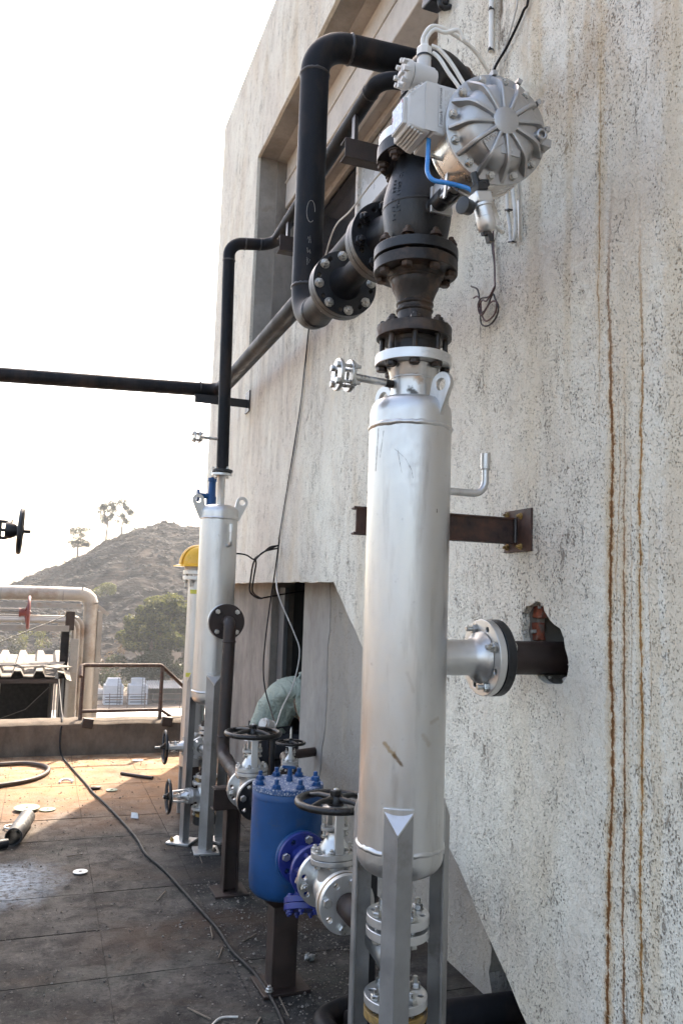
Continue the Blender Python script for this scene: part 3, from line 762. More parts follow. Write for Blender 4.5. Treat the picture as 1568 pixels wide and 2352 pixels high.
def hillz(X, Y):
    c = ch(X*160/max(Y, 104) if Y < 164 else X); t = min(1, max(0, (Y-104)/58)); t = t*t*(3-2*t)*.35+t*.65
    return -10+(c+10)*t
def vegetation():
    r = random.Random(21)
    # big tree in front of the hill
    b = (11.4, 93, -10); cl = []
    for k in range(84):
        a = r.uniform(0, 2*pi); q = sqrt(r.random()); h = r.uniform(.1, 1)
        w = 5.5*(sin(min(1, h*1.05)*pi*.78+.35))
        cl.append((b[0]+.4+q*w*cos(a)+1.0*h, b[1]+q*w*.8*sin(a), b[2]+.9+h*9.6, r.uniform(.7, 1.35), r.uniform(.7, 1.3), r.uniform(.5, .95)))
    limb_tree('bushy_tree', 'large bushy olive green tree at the foot of the hill behind the railing', 'tree', b, 9.5, 4, cl, 330, .17, 'leaf_green', 4, None, .3, .5, 'leaf_yellow')
    # three slender trees on the ridge
    ridge = [(5.6, 160.5, 5.3, 2.0, 'small lone tree on the left slope of the ridge', 31), (10.6, 160.5, 7.7, 2.0, 'tall slender tree on the ridge, left of the close pair', 33), (13.4, 161, 6.5, 2.3, 'forked spreading tree on the ridge, right of the close pair', 35)]
    for (x, y, H, w, lab, sd) in ridge:
        q = random.Random(sd); z = hillz(x, y)+.35; cl = []
        for k in range(22):
            a = q.uniform(0, 2*pi); h = q.uniform(.34, 1); rr = w*sqrt(q.random())*(.55+.6*sin(h*pi*.9))*.95
            cl.append((x+rr*cos(a), y+rr*sin(a)*.6, z+h*H, q.uniform(.4, .85), .6, q.uniform(.35, .75)))
        limb_tree('ridge_tree', lab, 'tree', (x, y, z), H, w, cl, 190, .12, 'leaf_hill', sd, 'trees on the ridge', .2, q.uniform(-.4, .4))
    # scrub along the foot of the hill
    spots = [(-4.2, 108, 4.6, 2.0, 'leaf_olive', 'tall olive shrub at the far left below the hill'), (-.6, 112, 5.0, 1.9, 'leaf_yellow', 'yellow green sapling behind the red handwheel'),
             (2.6, 116, 5.2, 2.6, 'leaf_dry', 'dry brownish shrub left of the clad pipes'), (5.0, 110, 5.2, 2.4, 'leaf_olive', 'pale olive shrub showing right behind the clad pipes'),
             (7.6, 104, 5.4, 2.2, 'leaf_dry', 'thin dry shrub between the clad pipes and the big tree'), (7.9, 95, 2.6, 1.5, 'leaf_green', 'low green bush beside the left cooling tower'),
             (9.0, 133, 2.2, 1.7, 'leaf_yellow', 'small bright bush half way up the hill above the pipe bend'), (16.5, 90, 5.0, 2.2, 'leaf_olive', 'grey olive shrub at the right end of the big tree'),
             (-8.5, 106, 4.4, 2.4, 'leaf_dry', 'dry shrub at the far left edge of the scrub')]
    for i, (x, y, H, w, lf, lab) in enumerate(spots):
        q = random.Random(50+i); z = hillz(x, y); cl = []
        for k in range(13):
            a = q.uniform(0, 2*pi); rr = w*sqrt(q.random()); h = q.uniform(.12, 1)
            cl.append((x+rr*cos(a), y+rr*sin(a), z+h*H, q.uniform(.5, 1), .8, q.uniform(.4, .8)))
        limb_tree('shrub', lab, 'shrub', (x, y, z), H, w, cl, 90, .15, lf, 70+i, 'scrub below the hill', .1, q.uniform(-.3, .3))
vegetation()
def scrub():
    r = random.Random(77); mb = MB()
    for _ in range(9000):
        Y = 106+58*r.random()**.8; X = r.uniform(-26, 36)
        z = hillz(X, Y); t = min(1, (Y-104)/20)
        p = Vector((X*.16, Y*.22, 0)); z += min(1, max(0, (Y-104)/58)*3)*(1.1*mnoise.fractal(p, .9, 2.1, 4)+.55*mnoise.turbulence(Vector((X*.5, Y*.9, 3)), 3, False)-.35)
        if mnoise.noise(Vector((X*.12, Y*.16, 5))) < r.uniform(-.5, .25): continue
        s = r.uniform(.14, .5); c = Vector((X, Y, z+s*.15)); o = len(mb.v); n = 6
        for k in range(n):
            a = 2*pi*k/n+r.uniform(-.3, .3); mb.v.append(c+Vector((cos(a)*s*r.uniform(.6, 1.4), sin(a)*s*r.uniform(.5, 1), r.uniform(-.1, .35)*s)))
        mb.v.append(c+Vector((r.uniform(-.2, .2)*s, 0, s*r.uniform(.45, .9))))
        for k in range(n): mb.f.append((o+k, o+(k+1) % n, o+n))
    o = part('hill_scrub', mb, 'scrub', None, 0, 0, (5, 130, 0)); o['kind'] = 'stuff'; o['label'] = 'dark burnt scrub tufts all over the hillside'; o['category'] = 'scrub'
simple('scrub', (.011, .0105, .0112), .95, 0., .6, .9, (.03, .023, .018), .35, .5, .62)
scrub()

def far_buildings():
    # white flat roof just beyond the deck
    B = thing('white_roof_building', 'low building with glaring white flat roof beyond the parapet', 'building', (5, 19, -10))
    mb = MB(); mb.bx(-1, 14, 13.5, 25.3, -9.99, -2.2); part('wall', mb, 'block', B, 30)
    mb = MB(); mb.bx(-1.2, 14.2, 13.3, 25.5, -2.198, -2.0); part('roof', mb, 'roof_white', B, 30, .02)
    mb = MB(); mb.add([(4.9, 24.2, -1.995), (8.2, 24.2, -1.995), (8.2, 24.6, -1.995), (4.9, 24.6, -1.995), (6.0, 24.2, -1.5), (8.2, 24.2, -1.5), (8.2, 24.6, -1.5), (6.0, 24.6, -1.5)], [(0,1,5,4),(1,2,6,5),(2,3,7,6),(3,0,4,7),(4,5,6,7)])
    part('upstand', mb, 'angle_pale', B, 30)
    # cooling towers
    for i, (x, lab) in enumerate(((7.35, 'pale cooling tower with tapered hood, the left one beyond the white roof'), (9.75, 'pale cooling tower with round fan stack, the right one beyond the white roof'))):
        T = thing('cooling_tower', lab, 'cooling tower', (x, 86, -10), 'cooling towers beyond the white roof')
        mb = MB(); mb.box((x, 86, -9.02), (1.85, 1.8, 1.95)); part('casing', mb, 'tower_white', T, 30, .03)
        mb = MB()
        if i == 0: mb.add([(x-.8, 85.2, -8.04), (x+.8, 85.2, -8.04), (x+.8, 86.8, -8.04), (x-.8, 86.8, -8.04), (x-.6, 85.5, -7.4), (x+.6, 85.5, -7.4), (x+.6, 86.5, -7.4), (x-.6, 86.5, -7.4)], [(0,1,5,4),(1,2,6,5),(2,3,7,6),(3,0,4,7),(4,5,6,7)])
        else: mb.lathe([(.75, 0), (.68, .3), (.72, .62), (.66, .62), (.6, .3)], 20, Matrix.Translation((x, 86, -8.04)))
        part('hood', mb, 'tower_white', T, 30)
        mb = MB()
        for s in (-.15, .15): mb.cyl((x+.5+s, 85.05, -10), (x+.5+s, 85.05, -7.3), .025, n=6)
        for q in range(9): mb.cyl((x+.35, 85.05, -9.8+q*.3), (x+.65, 85.05, -9.8+q*.3), .02, n=6)
        part('ladder', mb, 'hut_dark', T, 30)
        mb = MB()
        for zz in (-9.7, -9.45, -9.2): mb.box((x, 85.085, zz), (1.6, .03, .12), Matrix.Rotation(.5, 3, 'X'))
        part('louvre', mb, 'panel_grey', T, 30)
    # hut with corrugated roof
    H = thing('open_hut', 'dark open hut with corrugated sheet roof right of the cooling towers', 'hut', (13.2, 87, -10))
    vs, fs = [], []
    for i in range(97):
        x = 10.6+i*.06; z = .06*sin(i*pi/2.0)
        vs += [(x, 85.2, -8.35+z), (x, 88.8, -7.95+z), (x, 85.2, -8.39+z), (x, 88.8, -7.99+z)]
    for i in range(96):
        a = i*4; fs += [(a, a+4, a+5, a+1), (a+2, a+3, a+7, a+6), (a, a+2, a+6, a+4)]
    mb = MB(); mb.add(vs, fs); part('roof', mb, 'hut_roof', H, 60)
    for x in (10.8, 12.2, 13.6, 15.0, 16.2):
        for y in (85.4, 88.6):
            mb = MB(); mb.bx(x-.06, x+.06, y-.06, y+.06, -10, -8.35); part('post', mb, 'hut_dark', H, 30)
    mb = MB(); mb.bx(10.7, 16.3, 88.7, 88.8, -10, -8.1); mb.bx(11.5, 14.5, 87, 88, -10, -9.2); part('back_wall', mb, 'hut_dark', H, 30)
    # thin pipe fence in front of the towers
    F = thing('pipe_fence', 'thin rusty pipe fence in front of the cooling towers', 'fence', (10, 80, -10))
    for z in (-8.3, -8.8, -9.3):
        mb = MB(); mb.cyl((4.8, 80, z), (15, 80, z), .028, n=6); part('rail', mb, 'rail_rust', F, 30)
    for i in range(7):
        x = 4.9+i*1.65; mb = MB(); mb.cyl((x, 80, -10), (x, 80, -8.2), .035, n=6); part('post', mb, 'rail_rust', F, 30)
    b = MB(); b.sphere((6.3, 90, -9.5), (.75, .6, .6), 14, 9)
    b.v = [p+Vector((1, 1, 1))*.08*mnoise.noise(p*1.5) for p in b.v]
    solo('boulder', b, 'hut_roof', 'pale rounded boulder left of the cooling towers', 'boulder', (6.3, 90, -10), None, 60)
far_buildings()

def build_shed():
    S = thing('tin_shed', 'dark open shed with wavy cement sheet roof beyond the parapet at left', 'shed', (-1, 10.5, -3))
    X1, Y0, Y1 = .36, 10.0, 12.6
    vs, fs = [], []; pitch = .235; prof = [(0, 0), (.20, .0), (.32, .062), (.62, .062), (.76, 0)]
    xs = []
    for k in range(-14, 2):
        for u, z in prof: xs.append((X1+.02+(k-1+u)*pitch, z))
    xs = [p for p in xs if p[0] <= X1+.03]
    r = random.Random(8); m = 7
    for (x, z) in xs:
        for j in range(m):
            t = j/(m-1); y = Y0+(Y1-Y0)*t
            sag = -.05*max(0, (x-(X1-.25))/.25)**2*(1-t)
            jag = (.03*mnoise.noise(Vector((x*9, 3, 1))) if j == 0 else 0)
            vs.append((x, y+jag, .575+z+.045*t+sag)); 
    nv = len(vs); vs += [(x, y, z-.012) for (x, y, z) in vs]
    for i in range(len(xs)-1):
        for j in range(m-1):
            a = i*m+j; fs.append((a, a+m, a+m+1, a+1)); fs.append((a+nv, a+1+nv, a+m+1+nv, a+m+nv))
        fs.append((i*m, i*m+nv, (i+1)*m+nv, (i+1)*m))
    a = (len(xs)-1)*m
    for j in range(m-1): fs.append((a+j, a+j+nv, a+j+1+nv, a+j+1))
    mb = MB(); mb.add(vs, fs); part('roof_sheet', mb, 'asbestos', S, 30)
    for (x, y, w, h, rz) in ((-.05, 10.4, .34, .016, .4), (.10, 10.7, .4, .014, -.2), (.22, 10.25, .28, .014, .9), (-.4, 10.5, .3, .014, .2)):
        mb = MB(); mb.box((x, y, .662), (w, .2, h), Matrix.Rotation(rz, 3, 'Z') @ Matrix.Rotation(.07, 3, 'X')); part('broken_sheet', mb, 'asbestos', S, 30, .004)
    mb = MB(); mb.box((-.9, 10.06, .515), (2.35, .05, .05)); part('front_beam', mb, 'brown_steel', S, 30)
    mb = MB(); mb.bx(-3, .18, 12.3, 12.4, -3, .60); part('back_wall', mb, 'dark_fill', S, 30)
    mb = MB(); mb.bx(.17, .19, 10.1, 12.4, -3, .55); part('side_panel', mb, 'hut_dark', S, 30)
    for (x, w, mt) in ((.205, .02, 'angle_pale'), (.245, .016, 'angle_pale'), (.285, .03, 'panel_grey'), (.335, .035, 'angle_pale')):
        mb = MB(); mb.bx(x-w/2, x+w/2, 10.05, 10.05+w*1.3, -3, .54); part('post', mb, mt, S, 30)
    mb = MB(); mb.tube(fillet([(-.62, 10.0, .52), (-.395, 10.0, .50), (-.39, 10.0, -.6)], .02, 4), .013, 8); part('door_frame', mb, 'angle_pale', S)
    mb = MB(); mb.tube([(-.5, 10.03, .05), (-.1, 10.03, .2), (.15, 10.04, .46)], .005, 6); part('stay_wire', mb, 'hut_dark', S)
    mb = MB(); mb.bx(-4, 3, 9.0, 13.2, -3.1, -3.0); part('shed_floor', mb, 'block', S, 30)
    mb = MB(); mb.bx(-4, 3, 8.8, 13.2, -9.98, -3.102); part('plinth', mb, 'block', S, 30)
build_shed()

def clad_pipes():
    P = thing('clad_pipe', 'thick pale insulated pipe bending down at its right end behind the shed', 'pipe', (.6, 11.2, -3))
    y = 11.2
    mb = MB(); mb.tube(fillet([(-3.2, y, 1.50), (.475, y, 1.515)], .2), .092, 20); part('run', mb, 'cladding', P, 45)
    mb = MB(); mb.tube([(.475, y, 1.515), (.535, y, 1.498), (.585, y, 1.452), (.605, y, 1.39)], .094, 20); part('mitred_elbow', mb, 'cladding', P, 20)
    mb = MB(); mb.cyl((.605, y, 1.39), (.655, y, -3), .09, n=20); part('drop', mb, 'cladding', P, 45)
    for x in (-1.6, -.5, .25):
        mb = MB(); mb.lathe([(.0925, -.006), (.096, -.004), (.096, .004), (.0925, .006)], 20, frame((x, y, 1.507), (1, 0, 0))); part('band', mb, 'angle_pale', P, 45)
    mb = MB(); mb.bx(-3.2, .48, y-.12, y-.05, 1.33, 1.395); part('support_angle', mb, 'angle_pale', P, 30)
    mb = MB(); mb.bx(.70, .76, y-.04, y+.04, -3, 1.30); mb.box((.70, y, 1.36), (.05, .05, .34), Matrix.Rotation(-.9, 3, 'Y')); part('support_post', mb, 'angle_pale', P, 30)
    Q = []
    for i, (dx, dz, yy, lab) in enumerate(((0, 0, 11.0, 'innermost of three thin pale pipes curving down beside the thick clad pipe'), (.055, .035, 11.06, 'middle one of three thin pale pipes curving down beside the thick clad pipe'), (.11, .07, 11.12, 'outermost of three thin pale pipes curving down beside the thick clad pipe'))):
        mb = MB(); mb.tube(fillet([(-3, yy, 1.16+dz*.6), (.40+dx, yy, 1.17+dz*.6), (.445+dx, yy, -3)], .12, 6), .026, 12)
        solo('thin_pipe', mb, 'cladding', lab, 'pipe', (.4+dx, yy, -3), 'thin pale pipes behind the shed')
    C = thing('support_column', 'dark steel column carrying the pale pipes behind the shed', 'column', (.33, 10.9, -3))
    mb = MB(); mb.bx(.25, .35, 10.86, 10.94, -3, 1.10); part('post', mb, 'black_pipe', C, 30, .004)
    mb = MB(); mb.bx(.29, .40, 10.84, 10.855, 1.06, 1.30); part('gusset', mb, 'brown_steel', C, 30, .004)
    mb = MB(); mb.bx(-3, .34, 10.83, 10.838, 1.045, 1.12); mb.bx(-3, .34, 10.838, 10.89, 1.112, 1.12); part('cross_beam', mb, 'angle_pale', C, 30)
    mb = MB(); mb.bx(.37, .47, 10.87, 10.95, -3, .95); part('second_post', mb, 'angle_pale', C, 30, .004)
    V = thing('red_valve', 'old valve with red handwheel on the pipes above the shed', 'valve', (-.3, 9.9, 1.0))
    c = Vector((-.14, 9.9, 1.30)); fr = frame(c, (1, 0, 0)); mb = MB()
    R = .175; mb.tube([fr @ Vector((R*cos(a*2*pi/28), R*sin(a*2*pi/28), 0)) for a in range(29)], .017, 8, False)
    for a in range(3): mb.tube([fr @ Vector((R*cos(a*2.09+.4), R*sin(a*2.09+.4), 0)), fr @ Vector((0, 0, -.04))], .012, 6)
    mb.lathe([(0, -.10), (.05, -.10), (.05, -.05), (.025, .02), (0, .02)], 12, fr); part('handwheel', mb, 'red_paint', V)
    mb = MB(); 
    for s in (-1, 1): mb.box((-.36, 9.9, 1.30+s*.035), (.36, .05, .018))
    mb.box((-.2, 9.9, 1.30), (.04, .06, .1)); mb.cyl((-.6, 9.9, 1.30), (-.1, 9.9, 1.30), .012); part('yoke', mb, 'angle_pale', V, 30)
    mb = MB(); mb.lathe([(0, -.16), (.1, -.16), (.1, -.13), (.06, -.1), (.075, 0), (.06, .1), (.1, .13), (.1, .16), (0, .16)], 18, frame((-.62, 9.9, 1.28), (0, 0, 1)))
    mb.lathe([(.05, 0), (.07, .06), (.10, .06), (.10, .11), (0, .11)], 14, frame((-.62, 9.9, 1.30), (1, 0, 0))); part('body', mb, 'angle_pale', V)
    mb = MB(); mb.cyl((-.62, 9.9, -3), (-.62, 9.9, 1.13), .04); part('riser', mb, 'angle_pale', V)
    w = MB(); w.tube(smooth_path([(-.75, 9.6, .82), (-.2, 10.2, 1.05), (.30, 10.83, 1.25)], 6), .007, 6)
    solo('stay_cable', w, 'cable_black', 'dark slanted cable behind the red handwheel', 'cable', (-.2, 10.2, .8))
clad_pipes()

# ================================================================ EQUIPMENT
AX, AY = 1.097, 2.37
UP = (0, 0, 1)
def lug(parent, c, az, s=1.0):
    """teardrop lifting plate standing radially on a vessel head; c = foot point"""
    rad = Vector((cos(az), sin(az), 0)); th = .014*s
    fr = frame(Vector(c)-rad.cross(Vector(UP))*th/2, rad.cross(Vector(UP)), rad)   # local x radial, local y = up or down
    sy = 1 if (fr.to_3x3() @ Vector((0, 1, 0))).z > 0 else -1
    pts = [(-.012, -.045), (.006, -.062), (.022, -.05)]
    for k in range(13):
        a = radians(-35+k*205/12); pts.append((.034+.034*cos(a), .056+.034*sin(a)))
    pts += [(-.008, .02), (-.03, -.005)]
    pts = [(x*s, y*s*sy) for x, y in pts]
    mb = MB(); mb.plate(pts, [circ(.0165*s, 16, (.034*s, .056*s*sy))], th, fr)
    return part('lifting_lug', mb, 'silver', parent, 35, .0015)
def angle_leg(parent, c, r, az, z1, w, t, zb, mat, pad=None, foot=True, flat=True):
    """equal angle with its corner pointing outward"""
    out = Vector((cos(az), sin(az), 0)); tan = Vector((-sin(az), cos(az), 0))
    o = Vector((c[0], c[1], 0))+out*(r+w*.707)
    a = (-out+tan).normalized(); b = (-out-tan).normalized()
    P = [o, o+a*w, o+a*w+b*t, o+(a+b)*t, o+b*w+a*t, o+b*w]
    cap = .055
    vs = [(p.x, p.y, zb) for p in P]+[(p.x, p.y, z1 - cap*((p-o).dot(-out) < w*.5)) for p in P]
    mb = MB(); mb.add(vs, [(0,1,7,6),(1,2,8,7),(2,3,9,8),(3,4,10,9),(4,5,11,10),(5,0,6,11),(6,7,8,9,10,11),(5,4,3,2,1,0)])
    L = part('leg', mb, mat, parent, 30, .0015)
    m = MB(); A, Bp, Cp = o+a*w*.98, o+b*w*.98, o
    m.add([(A.x, A.y, z1+.001), (Bp.x, Bp.y, z1+.001), (Cp.x+out.x*.001, Cp.y+out.y*.001, z1-cap+.001), (A.x, A.y, z1-.006), (Bp.x, Bp.y, z1-.006), (Cp.x, Cp.y, z1-cap-.006)], [(0,2,1),(3,4,5),(0,1,4,3),(1,2,5,4),(2,0,3,5)])
    part('cap_plate', m, 'silver', L, 30)
    if pad:
        w2, z0, zt = pad; n = 8; vs, fs = [], []
        for i in range(n+1):
            aa = az-w2/r/2+w2/r*i/n
            for rr in (r+.0005, r+.007):
                for z in (z0, zt): vs.append((c[0]+rr*cos(aa), c[1]+rr*sin(aa), z))
        for i in range(n):
            q = i*4; fs += [(q+2, q+6, q+7, q+3), (q+3, q+7, q+5, q+1), (q, q+4, q+6, q+2)]
        fs += [(0, 2, 3, 1), (n*4, n*4+1, n*4+3, n*4+2)]
        m = MB(); m.add(vs, fs); part('support_pad', m, 'silver', L, 30, .002)
    if foot:
        m = MB(); f0 = o-out*w*.35
        m.box((f0.x, f0.y, .008), (.155, .155, .014), Matrix.Rotation(az, 3, 'Z')); part('base_plate', m, 'silver_valve', L, 30, .002)
        me = bolt_mesh(.012, .014, 'gasket', .5)
        q = f0+out*.05+tan*.045; inst('anchor_bolt', me, L, Matrix.Translation((q.x, q.y, .014)))
    return L
def vessel(name, label, c, r, zb, zt, legs, leg_w, leg_top, neck, foot=True, mat='silver'):
    """zb / zt: lower and upper girth welds"""
    V = thing(name, label, 'pressure vessel', (c[0], c[1], 0)); fr = Matrix.Translation((c[0], c[1], 0))
    n = 72; mb = MB(); prof = []
    for i in range(25): prof.append((r, zb+(zt-zb)*i/24))
    mb.lathe(prof, n, fr)
    # the slightest dents
    mb.v = [p + (Vector((p.x-c[0], p.y-c[1], 0))/r)*.0016*mnoise.noise(Vector((p.x*5, p.y*5, p.z*2.2))) for p in mb.v]
    part('shell', mb, mat, V, 60)
    h = r*.5
    mb = MB(); mb.lathe([(r, zt), (r, zt+.04)]+[(neck+(r-neck)*cos(a*pi/2/12)**.55, zt+.04+(h*.86)*sin(a*pi/2/12)**1.05) for a in range(1, 13)], n, fr); part('top_head', mb, mat, V, 60)
    mb = MB(); mb.lathe([(0, zb-.03-h*1.05)]+[(r*sin(a*pi/2/10)**.8, zb-.03-h*1.05*cos(a*pi/2/10)) for a in range(1, 10)]+[(r, zb-.03), (r, zb)], n, fr); part('bottom_head', mb, 'silver', V, 60)
    weld(V, (c[0], c[1], zt), UP, r, 'silver', .0055); weld(V, (c[0], c[1], zb), UP, r, 'silver', .0055)
    for az in legs: angle_leg(V, c, r, az, leg_top, leg_w, .007, .0, 'leg_grey', (leg_w*1.5, leg_top-.155, leg_top+.012), foot)
    return V
def jpipe(V, p0, d, L, H, r, mat='silver'):
    d = Vector(d).normalized(); p0 = Vector(p0); e = p0+d*L
    pts = fillet([p0, e, e+Vector((0, 0, H))], .045, 8)
    mb = MB(); mb.tube(pts, r, 14); j = part('vent_pipe', mb, mat, V)
    mb = MB(); mb.cyl(e+Vector((0, 0, H*.62)), e+Vector((0, 0, H*1.02)), r*1.35, n=14); part('socket', mb, mat, j, 35, .001)

# ---- main separator vessel
def main_vessel():
    c = (AX-.004, AY); r = .134
    camaz = atan2(-c[1], -c[0])
    V = vessel('separator_vessel', 'tall silver pressure vessel on angle legs in the foreground', c, r, .845, 2.152, [camaz-.04+k*2*pi/3 for k in range(3)], .062, .968, .074, True, 'silver_main')
    # neck and flange
    mb = MB(); mb.lathe([(.074, 2.235), (.072, 2.30), (.074, 2.318), (.076, 2.322), (.082, 2.35), (.086, 2.36)], 40, Matrix.Translation((AX, AY, 0))); part('neck', mb, 'silver_main', V, 60)
    weld(V, (AX, AY, 2.247), UP, .072, 'silver', .004)
    weld(V, (AX, AY, 2.318), UP, .073, 'silver', .003)
    f = flange('top_flange', V, (AX, AY, 2.3785), UP, .126, .034, .07, 'silver_valve', .104, 8, .009, pi/8)
    me = text_mesh('A105  4412  150  RF', .013, 'leg_grey')
    # raised marking on the rim
    for i, ch_ in enumerate('A105 4412 150 RF'):
        if ch_ == ' ': continue
        a = camaz+.22+i*.062; mm = text_mesh(ch_, .014, 'silver_valve', .0008)
        out = Vector((cos(a), sin(a), 0)); inst('raised_letter', mm, f, frame((AX+out.x*.1262, AY+out.y*.1262, 2.382), out, (-out.y, out.x, 0)))
    lug(V, (AX+.092*cos(radians(-70)), AY+.092*sin(radians(-70)), 2.213), radians(-70), 1.2)
    lug(V, (AX+.092*cos(radians(110)), AY+.092*sin(radians(110)), 2.213), radians(110), 1.2)
    # pressure tapping with two small flanges
    t = MB(); t.tube([(AX-.05, AY, 2.296), (AX-.205, AY, 2.304)], .0125, 14); tp = part('tapping_pipe', t, 'zinc', V)
    m = MB(); m.tube([(AX-.062, AY, 2.296), (AX-.098, AY, 2.298)], .0131, 14); part('scorched_end', m, 'burnt_steel', tp)
    for x in (.874, .835):
        flange('tapping_flange', tp, (x, AY, 2.305), (1, 0, 0), .052, .012, .014, 'zinc', .037, 4, .007, pi/4)
    bolts(tp, (.8545, AY, 2.305), (1, 0, 0), .037, 4, .052, .012, 'zinc', pi/4, False, .9)
    jpipe(V, (AX+.13, AY-.02, 1.957), (1, -.02, 0), .135, .135, .0125)
    # side nozzle towards the wall
    mb = MB(); mb.lathe([(.058, .11), (.058, .222), (.066, .244), (.082, .255), (.086, .27)], 36, frame((AX, AY, 1.416), (1, 0, 0))); nz = part('side_nozzle', mb, 'silver', V, 50)
    flange('nozzle_flange', nz, (AX+.285, AY, 1.416), (1, 0, 0), .125, .026, .05, 'silver_valve', .100, 8, .0095, pi/8)
    bolts(nz, (AX+.302, AY, 1.416), (-1, 0, 0), .100, 8, .062, .017, 'zinc', pi/8+.02, False, 1.1, (1, 3, 5, 7))
    # bottom outlet nozzle
    mb = MB(); mb.lathe([(.042, .80-.04), (.042, .655), (.05, .642)], 28, Matrix.Translation((AX-.005, AY, 0))); part('outlet_nozzle', mb, 'silver', V, 60)
    f = flange('outlet_flange', V, (AX-.005, AY, .625), UP, .097, .026, .04, 'silver_valve', .076, 8, .0095, .2)
    bolts(f, (AX-.005, AY, .606), UP, .076, 8, .066, .017, 'zinc', .2, False, .9, (1, 3, 5, 7))
    return V
main_vessel()

# ---- pipe from the side nozzle into the broken hole
def nozzle_pipe():
    P = thing('wall_pipe', 'dark pipe with black flange running from the vessel into the broken brick hole', 'pipe', (AX+.32, AY, 1.36))
    flange('flange', P, (AX+.317, AY, 1.416), (1, 0, 0), .126, .032, .05, 'black_cast', .100, 8, .0095, pi/8)
    mb = MB(); mb.tube([(AX+.333, AY, 1.416), (2.3, AY, 1.416)], .056, 32); part('run', mb, 'brown_steel', P)
nozzle_pipe()

# ---- bottom drain assembly
def bottom_drain():
    c = (AX-.005, AY)
    D = thing('drain_elbow_piece', 'grey flanged elbow hanging under the foreground vessel between its legs', 'pipe fitting', (c[0], c[1], .30))
    flange('upper_flange', D, (*c, .587), UP, .097, .026, .04, 'silver_valve', .076, 8, .0095, .2)
    mb = MB(); mb.tube(fillet([(*c, .575), (*c, .475), (c[0]-.02, c[1]+.25, .545)], .08, 10), .043, 28); part('elbow', mb, 'silver', D, 50)
    mb = MB(); mb.lathe([(.041, .50), (.041, .42), (.05, .405)], 28, Matrix.Translation((*c, 0))); part('branch', mb, 'silver', D, 60)
    f = flange('lower_flange', D, (*c, .39), UP, .097, .026, .04, 'silver_valve', .076, 8, .0095, .25)
    bolts(f, (*c, .371), UP, .076, 8, .066, .017, 'zinc', .25, False, .9, (1, 3, 5, 7))
    P = thing('drain_pipe', 'dark drain line with elbow lying on the floor under the foreground vessel', 'pipe', (c[0], c[1], 0))
    flange('flange', P, (*c, .352), UP, .097, .026, .036, 'gasket', .076, 8, .0095, .25)
    mb = MB(); mb.tube(fillet([(*c, .34), (*c, .07), (1.045, 2.60, .06), (1.055, 2.94, .06), (1.32, 3.05, .06)], .08, 8), .042, 24); part('elbow', mb, 'black_pipe', P)
    Q = thing('floor_pipe', 'black pipe lying along the floor into the gap under the slanted wall', 'pipe', (1.6, 2.75, 0))
    mb = MB(); mb.tube([(1.13, 2.86, .06), (2.6, 2.74, .075)], .055, 28); part('run', mb, 'black_pipe', Q)
    S = thing('pipe_stanchion', 'slim black stanchion standing behind the legs of the foreground vessel', 'post', (1.27, 2.86, 0))
    mb = MB(); mb.bx(1.255, 1.285, 2.98, 3.01, .012, .66); part('post', mb, 'black_cast', S, 30, .002)
    mb = MB(); mb.bx(1.21, 1.33, 2.93, 3.06, .0, .012); part('base_plate', mb, 'brown_steel', S, 30, .002)
    mb = MB(); mb.bx(1.21, 1.33, 2.95, 3.04, .66, .672); part('top_plate', mb, 'black_cast', S, 30, .002)
bottom_drain()

